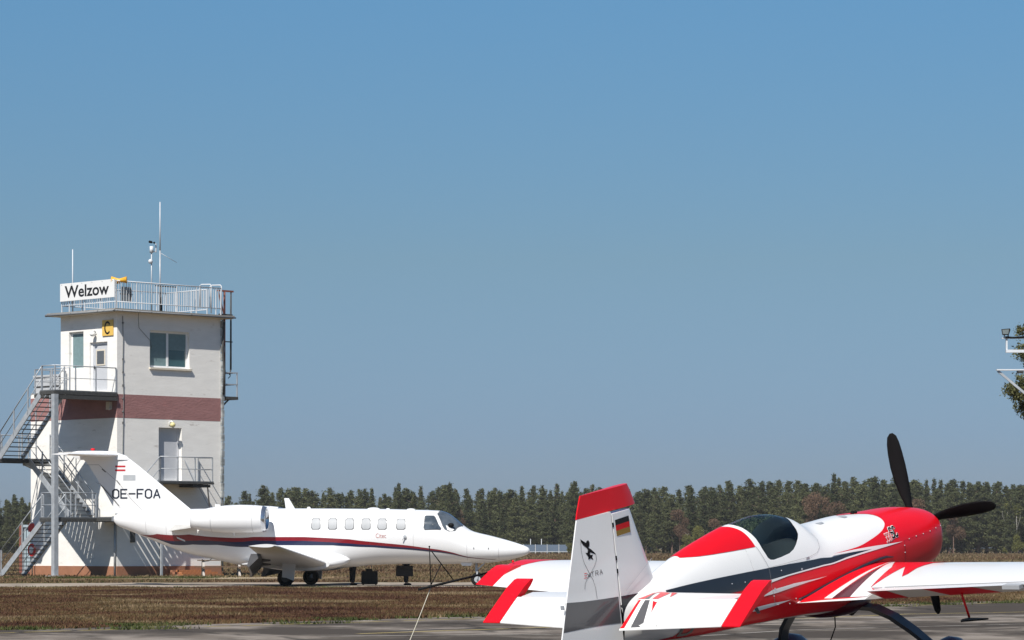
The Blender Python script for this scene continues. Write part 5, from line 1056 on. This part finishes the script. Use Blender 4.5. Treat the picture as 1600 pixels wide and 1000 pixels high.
def person(loc, rz, label, spread=.10, coatlen=0, hold=None):
    P = empty('person', loc, label, 'person', rz=rz)
    v = [(0,0,.95), (0,0,1.10), (0,0,1.30), (0,0,1.45), (0,0,1.53), (0,.01,1.62), (0,.02,1.70),
         (-.10,0,.90), (-spread,-.02,.50), (-spread,.0,.10), (-spread,-.14,.035), (.10,0,.90), (spread,.02,.50), (spread,.05,.10), (spread,-.09,.035),
         (-.18,0,1.42), (-.24,.02,1.14), (-.25,-.05,.90), (.18,0,1.42), (.24,.02,1.14), (.26,-.05,.90)]
    e = [(0,1),(1,2),(2,3),(3,4),(4,5),(5,6),(0,7),(7,8),(8,9),(9,10),(0,11),(11,12),(12,13),(13,14),(3,15),(15,16),(16,17),(3,18),(18,19),(19,20)]
    r = [.13,.12,.15,.11,.055,.095,.09,.085,.06,.042,.035,.085,.06,.042,.035,.06,.045,.035,.06,.045,.035]
    for s_i in (-1, 1):                             # hands: palm and five fingers
        k = 17 if s_i < 0 else 20; bx, by, bz = v[k]; pa = len(v); v.append((bx, by-.01, bz-.07)); e.append((k, pa)); r.append(.032)
        for f_ in range(4):
            q = len(v); ox = (f_-1.5)*.017; L_ = (.05, .06, .055, .04)[f_]; v += [(bx, by + ox, bz-.11), (bx - s_i*.012, by + ox, bz-.11-L_*.7), (bx - s_i*.035, by + ox, bz-.11-L_)]; e += [(pa, q), (q, q+1), (q+1, q+2)]; r += [.0095, .0085, .007]
        q = len(v); v += [(bx - s_i*.01, by-.045, bz-.08), (bx - s_i*.02, by-.06, bz-.12)]; e += [(pa, q), (q, q+1)]; r += [.010, .008]
    body = skin_fig('body', v, e, r, m_sk, P)
    b = MB(); b.sphere((0, -.085, 1.645), .018, 6, 4, (.7, 1, 1.4)); b.build('nose', m_sk, body)
    b = MB(); [b.sphere((x, -.082, 1.67), .012, 6, 4) for x in (-.032, .032)]; b.build('eyes', M['black'], body)
    b = MB(); b.sphere((0, .03, 1.72), .108, 12, 8, (.95, 1.05, .85)); b.build('hair', m_hair, P)
    tv = [v[i] for i in (0, 7, 8, 9, 11, 12, 13)]; tv[3] = (tv[3][0], tv[3][1], .09); tv[6] = (tv[6][0], tv[6][1], .09); skin_fig('trousers', tv, [(0,1),(1,2),(2,3),(0,4),(4,5),(5,6)], [.15,.115,.10,.085,.115,.10,.085], m_cloth, P)
    jv = [(0,0,.92 - coatlen), (0,0,1.10), (0,0,1.30), (0,0,1.44)] + [v[i] for i in (15,16,18,19)] + [(-.25,-.045,.93), (.26,-.045,.93)]
    skin_fig('coat', jv, [(0,1),(1,2),(2,3),(3,4),(4,5),(5,8),(3,6),(6,7),(7,9)], [.16 + coatlen*.22,.15,.17,.10,.08,.062,.08,.062,.05,.05], m_coat, P)
    for s_i, i in ((-1, 9), (1, 13)):
        x, y, z = v[i]; b = MB(); b.sphere((x, y - .06, .045), .10, 10, 6, (.5, 1.45, .48)); b.build('shoe', m_shoe, P)
    return P
person((-5.50, 110.5, 0), math.radians(60), 'person in dark trousers beside the trolley case, mostly hidden by the jet', .06)
person((-3.64, 110.4, 0), math.radians(80), 'person in dark clothes holding a bag, mostly hidden behind the jet cabin', .10, .25)
t = empty('trolley_case', (-4.92, 110.5, 0), 'black trolley case with raised handle on the taxiway behind the jet', 'suitcase')
m_case = mat('black_case_fabric', (.020, .021, .023), .85, var=.25, vscale=12)
b = MB()
for z, q in ((.05, .0), (.08, .02), (.50, .02), (.54, .0)): pass
P_ = [(-.28, .06), (-.25, .04), (.25, .04), (.28, .06), (.28, .46), (.25, .50), (-.25, .50), (-.28, .46)]; b.prism(P_, lambda x, z: (x, -.12, z), lambda x, z: (x, .12, z)); b.build('case', m_case, t)
b = MB(); b.prism([(-.20, .10), (.20, .10), (.20, .38), (-.20, .38)], lambda x, z: (x, -.15, z), lambda x, z: (x, -.122, z)); b.prism([(-.14, .503), (.10, .503), (.08, .58), (-.12, .58)], lambda x, z: (x, -.07, z), lambda x, z: (x, .07, z)); b.build('pocket', m_case, t)
b = MB(); b.tube([(-.13, .05, .5), (-.13, .05, .98), (.07, .05, .98), (.07, .05, .5)], .012, 6); b.build('handle', M['steel'], t)
for x in (-.22, .22): b = MB(); b.tube([(x - .02, 0, .045), (x + .02, 0, .045)], .045, 12); b.build('wheel', M['rubber'], t)
t = empty('pilot_bag', (-3.70, 110.15, .32), 'square dark bag held low by the person behind the jet cabin', 'bag')
P_ = [(-.30, .02), (-.27, 0), (.27, 0), (.30, .02), (.28, .36), (-.28, .38)]; b = MB(); b.prism(P_, lambda x, z: (x, -.10, z), lambda x, z: (x, .10, z)); b.build('case', m_case, t); b = MB(); b.tube([(-.08, 0, .37), (-.06, 0, .45), (.06, 0, .45), (.08, 0, .37)], .012, 6); b.build('handle', M['black'], t)
# ---------------- floodlight gantry at the right edge ----------------
GD = 62.0
def gx(px): return (px - 800) / 5000 * GD
def gz(py): return 1.3 + (856 - py) / 5000 * GD
t = empty('floodlight_gantry', (gx(1655), GD, 0), 'white cross-armed floodlight mast cut by the right edge of the photo', 'light mast')
lx = lambda px: gx(px) - gx(1655)
b = MB(); b.tube([(0, 0, 0), (0, 0, gz(500))], .09, 12); b.build('mast', M['whitemetal'], t)
b = MB(); b.box(lx(1571.5), 0, -.05, .05, gz(551), gz(546.5)); b.build('arm', M['whitemetal'], t)
b = MB(); b.box(lx(1557), 0, -.06, .06, gz(579), gz(577)); b.build('arm', M['whitemetal'], t)
b = MB(); b.box(lx(1571.5), lx(1574), -.03, .03, gz(546.5), gz(529.2)); b.build('upright', M['whitemetal'], t)
b = MB(); b.box(lx(1565), lx(1640), -.04, .04, gz(529.2), gz(527.6)); b.build('arm', M['whitemetal'], t)
b = MB(); b.bar((lx(1559), 0, gz(579.5)), (lx(1650), 0, gz(655)), .045); b.build('strut', M['steel'], t)
b = MB(); b.tube([(lx(1570), -.06, gz(527)), (lx(1582), -.06, gz(528)), (lx(1600), -.06, gz(526.8)), (0, -.06, gz(527))], .02, 5); b.build('cable', M['black'], t)
b = MB(); b.add([(lx(1563), -.12, gz(515)), (lx(1576), -.16, gz(514)), (lx(1575), -.10, gz(524)), (lx(1565), -.08, gz(524)), (lx(1566), .10, gz(515)), (lx(1580), .08, gz(515)), (lx(1577), .06, gz(523)), (lx(1567), .06, gz(523))], [(0,3,2,1), (4,5,6,7), (0,1,5,4), (1,2,6,5), (2,3,7,6), (3,0,4,7)]); fl = b.build('floodlight', M['darksteel'], t)
b = MB(); b.add([(lx(1564.5), -.135, gz(516)), (lx(1574.5), -.166, gz(515.5)), (lx(1574), -.12, gz(522.5)), (lx(1566), -.10, gz(522.5))], [(0,1,2,3)]); b.build('lens', mat('lamp_lens', (.30, .36, .36), .15), fl)
b = MB(); b.box(lx(1568.5), lx(1570), -.03, .03, gz(527.6), gz(523.5)); b.box(lx(1574.5), lx(1576), -.03, .03, gz(527.6), gz(523.5)); b.build('yoke', M['steel'], fl)
b = MB(); b.box(lx(1589), lx(1597), -.2, .05, gz(583), gz(579.5)); b.build('lamp_box', M['darksteel'], t)
# ---------------- trees ----------------
def leaf_mat(name, a, c, hs_=.0):
    m = bpy.data.materials.new(name); m.use_nodes = True; n, l = m.node_tree.nodes, m.node_tree.links; b = n['Principled BSDF']; b.inputs['Roughness'].default_value = .75; b.inputs['Specular IOR Level'].default_value = .25
    g = n.new('ShaderNodeNewGeometry'); oi = n.new('ShaderNodeObjectInfo'); ad = n.new('ShaderNodeMath'); ad.operation = 'MULTIPLY_ADD'; ad.inputs[1].default_value = .40; l.new(g.outputs['Random Per Island'], ad.inputs[0])
    m2 = n.new('ShaderNodeMath'); m2.operation = 'MULTIPLY'; m2.inputs[1].default_value = .60; l.new(oi.outputs['Random'], m2.inputs[0]); l.new(m2.outputs[0], ad.inputs[2])
    r = n.new('ShaderNodeValToRGB'); r.color_ramp.elements[0].color = (*a, 1); r.color_ramp.elements[1].color = (*c, 1); l.new(ad.outputs[0], r.inputs[0]); l.new(r.outputs[0], b.inputs['Base Color'])
    tr = n.new('ShaderNodeBsdfTranslucent'); l.new(r.outputs[0], tr.inputs['Color']); mx = n.new('ShaderNodeMixShader'); mx.inputs[0].default_value = .3; l.new(b.outputs[0], mx.inputs[1]); l.new(tr.outputs[0], mx.inputs[2]); l.new(mx.outputs[0], n['Material Output'].inputs[0]); return m
m_pine = leaf_mat('pine_needles', (.040, .052, .020), (.135, .142, .060)); m_bush = leaf_mat('spring_leaves', (.09, .10, .025), (.20, .19, .05)); m_red = leaf_mat('reddish_twigs', (.10, .060, .038), (.20, .125, .078)); m_near = leaf_mat('near_needles', (.05, .062, .022), (.16, .15, .06))
m_bark = mat('pine_bark', (.16, .10, .075), .9, var=.35, vscale=3, stretch=(1, 1, .4)); m_birch = mat('birch_bark', (.34, .32, .28), .8, var=.1, vscale=4, wear=((.06, .06, .055), 3, .62))
def cards(P, size, seed, flat=.6):
    r = np.random.default_rng(seed); k = len(P); a = r.normal(size=(k, 3)); a[:, 2] *= flat; a /= np.linalg.norm(a, axis=1)[:, None]; c = np.cross(a, r.normal(size=(k, 3))); c /= np.linalg.norm(c, axis=1)[:, None]
    s = size * r.uniform(.55, 1.3, (k, 1)); V = np.stack([P - a*s - c*s*.35, P + a*s*1.1, P - a*s*.3 + c*s*.8], 1); return V.reshape(-1, 3)
def tri_mesh(name, V, m):
    k = len(V)//3; me = bpy.data.meshes.new(name); me.vertices.add(k*3); me.vertices.foreach_set('co', V.astype(np.float32).ravel()); me.loops.add(k*3); me.loops.foreach_set('vertex_index', np.arange(k*3, dtype=np.int32)); me.polygons.add(k); me.polygons.foreach_set('loop_start', np.arange(0, k*3, 3, dtype=np.int32)); me.polygons.foreach_set('loop_total', np.full(k, 3, np.int32)); me.update(); me.validate(); me.materials.append(m); return me
def pine_crown(seed, H_=14, base=.12, rad=2.3, n=3000, conical=.8, size=.24):
    r = np.random.default_rng(seed); P = []; z = H_*base; lev = []
    while z < H_*.985: lev.append(z); z += r.uniform(.45, .85)
    W = []
    for z in lev:
        u = (z/H_ - base)/(1-base); R_ = rad * ((1-u)**conical * .95 + .05) * min(1, .45 + u*3) ; 
        for b_ in range(r.integers(6, 10)): a = r.uniform(0, 2*np.pi); W.append((z, a, R_*r.uniform(.55, 1.12)))
    tot = sum(w[2] for w in W)
    for z, a, L_ in W:
        k = max(5, int(n*L_/tot)); u = r.random(k)**.7; rr = u*L_; sp = .14 + .22*L_*u; x = np.cos(a)*rr + r.normal(0, 1, k)*sp*.6; y = np.sin(a)*rr + r.normal(0, 1, k)*sp*.6; zz = z + rr*.18 + r.normal(0, .20, k)
        P.append(np.stack([x, y, zz], 1))
    return cards(np.concatenate(P), size, seed, 1)
def round_crown(seed, H_, rad, n, size, zc=.6, lobes=9):
    r = np.random.default_rng(seed); P = []
    for i in range(lobes):
        c = np.array([r.uniform(-.6, .6)*rad, r.uniform(-.6, .6)*rad, H_*zc + r.uniform(-.30, .30)*H_]); q = r.normal(size=(n//lobes, 3)); q /= np.linalg.norm(q, axis=1)[:, None]; q *= (r.random((len(q), 1))**.4)*rad*r.uniform(.35, .6); P.append(c + q)
    return cards(np.concatenate(P), size, seed, 1)
def trunk_me(h, r0, seed, m, limbs=6, spread=1.0):
    random.seed(seed); b = MB(); p = [(random.uniform(-.1, .1)*k*.4, random.uniform(-.1, .1)*k*.4, h*k/5) for k in range(6)]; b.tube(p, [r0*(1 - .16*k) for k in range(6)], 6, cap=False)
    for i in range(limbs): z = h*random.uniform(.35, .9); a = random.uniform(0, 2*PI); L_ = spread*random.uniform(.6, 1.3); b.tube([(0, 0, z), (math.cos(a)*L_*.5, math.sin(a)*L_*.5, z + L_*.25), (math.cos(a)*L_, math.sin(a)*L_, z + L_*.6)], [r0*.35, r0*.22, r0*.08], 4, cap=False)
    return b.mesh('trunk', m)
PV = []
for i in range(9):
    rad = [2.0, 2.6, 1.9, 2.5, 2.3, 2.4, 2.0, 2.7, 2.2][i]; con = [1.0, .7, 1.2, .6, .85, .55, 1.05, .65, .8][i]
    PV.append((tri_mesh('crown', pine_crown(100+i, 14, [.05, .12, .08, .16, .1, .22, .06, .2, .1][i], rad, 7500, con, .165), m_pine), trunk_me(13.4, .17, i, m_bark, 5)))
RV = [(tri_mesh('crown', round_crown(50+i, 9, 2.3, 5200, .14, .62), m_red), trunk_me(8.5, .13, 20+i, m_bark, 10, 1.6)) for i in range(2)]
GV = [(tri_mesh('crown', round_crown(60+i, 6.5, 2.4, 5200, .14, .52), m_bush), trunk_me(5.5, .10, 30+i, m_birch, 8, 1.4)) for i in range(3)]
def tree(kind, me, x, y, h, h0, label, cat, group, rz=None, ws=1.0):
    t = empty(kind, (x, y, 0), label, cat, group); t.rotation_euler = (0, 0, rz if rz is not None else random.uniform(0, 6.28)); k = h/h0; t.scale = (k*ws, k*ws, k)
    link('crown', me[0], t); link('trunk', me[1], t); return t
TOP = [(-80, 772), (0, 772), (50, 769), (350, 777), (400, 764), (450, 762), (500, 760), (560, 757), (620, 757), (700, 759), (800, 760), (900, 756), (1000, 762), (1050, 758), (1120, 752), (1200, 750), (1300, 743), (1370, 745), (1450, 745), (1530, 749), (1600, 754), (1700, 752)]
def topy(px): return float(np.interp(px, [p[0] for p in TOP], [p[1] for p in TOP]))
random.seed(21); cnt = 0
PLACES = ((95, 'left of the control tower, behind the staircase'), (480, 'just right of the tower, above the jet engine'), (640, 'above the jet cabin'), (740, 'above the jet cockpit'), (880, 'beyond the jet nose'), (1010, 'behind the aircraft fin'), (1160, 'above the red rear deck of the aircraft'), (1260, 'behind the aircraft canopy'), (1420, 'above the engine cowling'), (1520, 'right of the upright propeller blade'), (9999, 'at the far right, beyond the propeller'))
def place(px): return next(t for p, t in PLACES if px < p)
for row, (D0, step, drop) in enumerate(((708, 22, 14), (722, 16.5, 5), (738, 13.5, 1))):
    px = -30 + row*7
    while px < 1640:
        if 95 < px < 325 and row != 1: px += 20; continue
        D = D0 + random.uniform(-5, 5); zt = 1.3 + (856 - (topy(px) + drop + random.uniform(-4, 9) + (9 if random.random() < .2 else 0)))/5000*D
        tree('pine_tree', PV[random.randrange(9)], (px-800)/5000*D, D, zt, 14, 'dark green pine of the far forest ' + place(px), 'tree', 'pines of the forest beyond the airfield', ws=random.uniform(1.05, 1.8)); cnt += 1
        px += step*random.uniform(.65, 1.35)
print('pines', cnt)
for px, py, v, lab in ((703, 751, 4, 'tall pointed pine standing clear above the jet windscreen'), (897, 751, 1, 'tall layered pine just left of the aircraft fin top'), (623, 752, 0, 'highest pine behind the middle of the jet cabin'), (1303, 737, 0, 'highest pine of the forest, above the white engine cowling'), (1368, 744, 3, 'broad pine top left of the upright propeller blade'), (925, 757, 7, 'round topped pine directly behind the red fin cap'), (412, 757, 5, 'pine top just right of the tower above the engine')):
    D = 702; tree('pine_tree', PV[v], (px-800)/5000*D, D, 1.3 + (856 - py)/5000*D, 14, lab, 'tree', None, ws=1.15)
for px, py, D, lab in ((1118, 801, 704, 'rusty brown leafless tree among green bushes, left of the canopy'), (1277, 762, 703, 'reddish brown tree top standing between pines above the cockpit'), (1303, 776, 702, 'smaller reddish tree in the forest right of the canopy'), (1428, 765, 703, 'reddish bare tree behind the upright propeller blade'), (712, 783, 706, 'bare greyish red tree in the gap of pines above the jet nose'), (1062, 784, 702, 'pale reddish bare tree in the forest right of the rudder'), (1490, 783, 702, 'small reddish crown among pines right of the upright propeller blade')):
    z = 1.3 + (856-py)/5000*D; tree('bare_tree', RV[px % 2], (px-800)/5000*D, D, z, 9.6, lab, 'tree', 'reddish bare trees in the forest', ws=.9)
for px, py, D, lab in ((1092, 815, 698, 'yellow green young tree just left of the rusty brown tree'), (1075, 822, 697, 'light green young tree behind the red aircraft deck'), (890, 842, 640, 'yellow green bush left of the aircraft fin'), (1100, 838, 690, 'low yellow green bush under the rusty tree'), (805, 838, 700, 'light green bush above the jet nose'), (40, 815, 700, 'light green tree at the left behind the staircase'), (1592, 825, 700, 'yellow green bush at the right edge below the pines'), (930, 830, 700, 'yellow green bush hidden behind the aircraft fin'), (1365, 800, 705, 'olive young tree behind the engine cowling'), (1570, 850, 660, 'low olive bush in the field at the right')):
    z = 1.3 + (856-py)/5000*D; tree('leafy_bush', GV[px % 3], (px-800)/5000*D, D, z, 7.4, lab, 'bush', 'light green bushes at the forest edge', ws=.95)
for px, D, lab in ((1573, 707, 'white birch trunk before the dark pines at the right'), (1587, 706, 'second white birch trunk at the right, forked and leaning'), (1581, 708, 'thin white birch between two others at the right')):
    t = empty('birch_tree', ((px-800)/5000*D, D, 0), lab, 'tree', 'birches at the right forest edge'); b = MB(); k = random.uniform(-.4, .6)
    b.tube([(0, 0, 0), (.1, 0, 3), (.2+k*.3, 0, 6), (k, 0, 9.4)], [.11, .10, .08, .04], 6); b.tube([(.15, 0, 5), (.9, 0, 7.5), (1.2, 0, 9.5)], [.05, .04, .02], 5); b.tube([(.15, 0, 6), (-.8, 0, 8), (-1.0, 0, 9.5)], [.045, .03, .015], 5); b.build('trunk', m_birch, t)
    cr = link('crown', tri_mesh('crown', round_crown(px, 9, 1.6, 260, .2, .95, 5), m_bush), t)
# dark undergrowth mass deep in the wood
P = np.stack([rng.uniform(-150, 150, 60000), rng.uniform(715, 760, 60000), rng.uniform(0, 1, 60000)**1.1*11.0], 1)
setp(link('forest_undergrowth', tri_mesh('forest_undergrowth', cards(P, .30, 5, 1), m_pine)), 'dense dark undergrowth and branches inside the forest', 'forest', kind='stuff')
# fence in front of the wood
t = empty('panel_fence', ((690-800)/5000*655, 655, 0), 'low blue grey panel fence at the forest edge beyond the jet nose', 'fence')
m_fp = mat('blue_grey_fence_panel', (.10, .135, .185), .5, var=.12)
pm = MB().box(.08, 2.3, -.02, .02, .55, 1.95).mesh('panel', m_fp); qm = MB().box(-.05, .05, -.05, .05, 0, 2.05).mesh('post', M['whitemetal'])
for i in range(11): link('panel', pm, t, (i*2.4, 0, 0)); link('post', qm, t, (i*2.4, -.03, 0))
b = MB(); b.box(0, 26.5, -.05, .05, .45, .54); b.build('rail', M['whitemetal'], t)
for px, lab in ((829, 'left of two thin pale posts behind the panel fence'), (846, 'right of two thin pale posts behind the panel fence')):
    t = empty('marker_post', ((px-800)/5000*662, 662, 0), lab, 'post', 'pale posts behind the panel fence'); b = MB(); b.tube([(0, 0, 0), (0, 0, 3.0)], .07, 6); b.box(-.1, .1, -.1, .1, 3.0, 3.15); b.build('post', M['whitemetal'], t)
# near pine at the right edge
t = empty('near_pine_tree', (gx(1690)*74/62, 74, 0), 'nearer pine with sunlit needles, only its left branches in view at the right edge', 'tree')
b = MB(); b.tube([(0, 0, 0), (.1, 0, 3), (0, 0, 6.5), (.05, 0, 9)], [.18, .15, .1, .03], 10); b.build('trunk', m_bark, t)
r = np.random.default_rng(77); P = []; br = MB()
s74 = 74/5000
for (px, py, w, h, n) in ((1598, 511, 5, 7, 260), (1595, 548, 11, 8, 420), (1600, 557, 8, 8, 300), (1593, 597, 8, 6, 300), (1582, 608, 11, 7, 460), (1597, 612, 9, 12, 560), (1578, 616, 6, 5, 240), (1597, 632, 9, 7, 420), (1590, 623, 9, 5, 300), (1602, 648, 7, 5, 260), (1615, 560, 14, 22, 900), (1625, 600, 18, 26, 1200), (1620, 520, 14, 18, 700), (1640, 540, 20, 40, 1400), (1660, 600, 30, 40, 1500), (1700, 560, 35, 60, 2400), (1740, 600, 40, 50, 2000), (1690, 480, 20, 40, 1200)):
    c = np.array([(px-800)*s74 - t.location.x, r.uniform(-.4, .4), 1.3 + (856-py)*s74]); n_l = max(3, n//60)
    for i in range(n_l):
        cc = c + r.normal(0, .55, 3)*np.array([w, (w+h)/2, h])*s74; P.append(cc + r.normal(0, .06, (55, 3)))
        br.tube([(0, 0, max(1.5, c[2] - .6)), tuple((c*np.array([.5, .5, 1]) + np.array([0, 0, -.25]))), tuple(cc)], [.03, .018, .006], 4, cap=False) if i < 4 else None
br.build('branch', m_bark, t); link('crown', tri_mesh('crown', cards(np.concatenate(P), .034, 9, 1), m_near), t)
for o in bpy.data.objects:                          # structure sheets keep their kind; nothing else to add
    if o.parent and 'category' in o: del o['category']
print('objects', len(bpy.data.objects))

# ---------------- spring haze ----------------
hz = bpy.data.materials.new('haze_air'); hz.use_nodes = True; n, l = hz.node_tree.nodes, hz.node_tree.links; n.clear()
ho = n.new('ShaderNodeOutputMaterial'); pv = n.new('ShaderNodeVolumePrincipled'); pv.inputs['Density'].default_value = .00008; pv.inputs['Color'].default_value = (.90, .90, .90, 1); pv.inputs['Anisotropy'].default_value = 0.0
l.new(pv.outputs[0], ho.inputs['Volume'])
setp(MB().box(-420, 420, -30, 900, -1, 21).build('haze', hz), 'thin pale spring haze over the whole airfield', 'haze', kind='stuff')
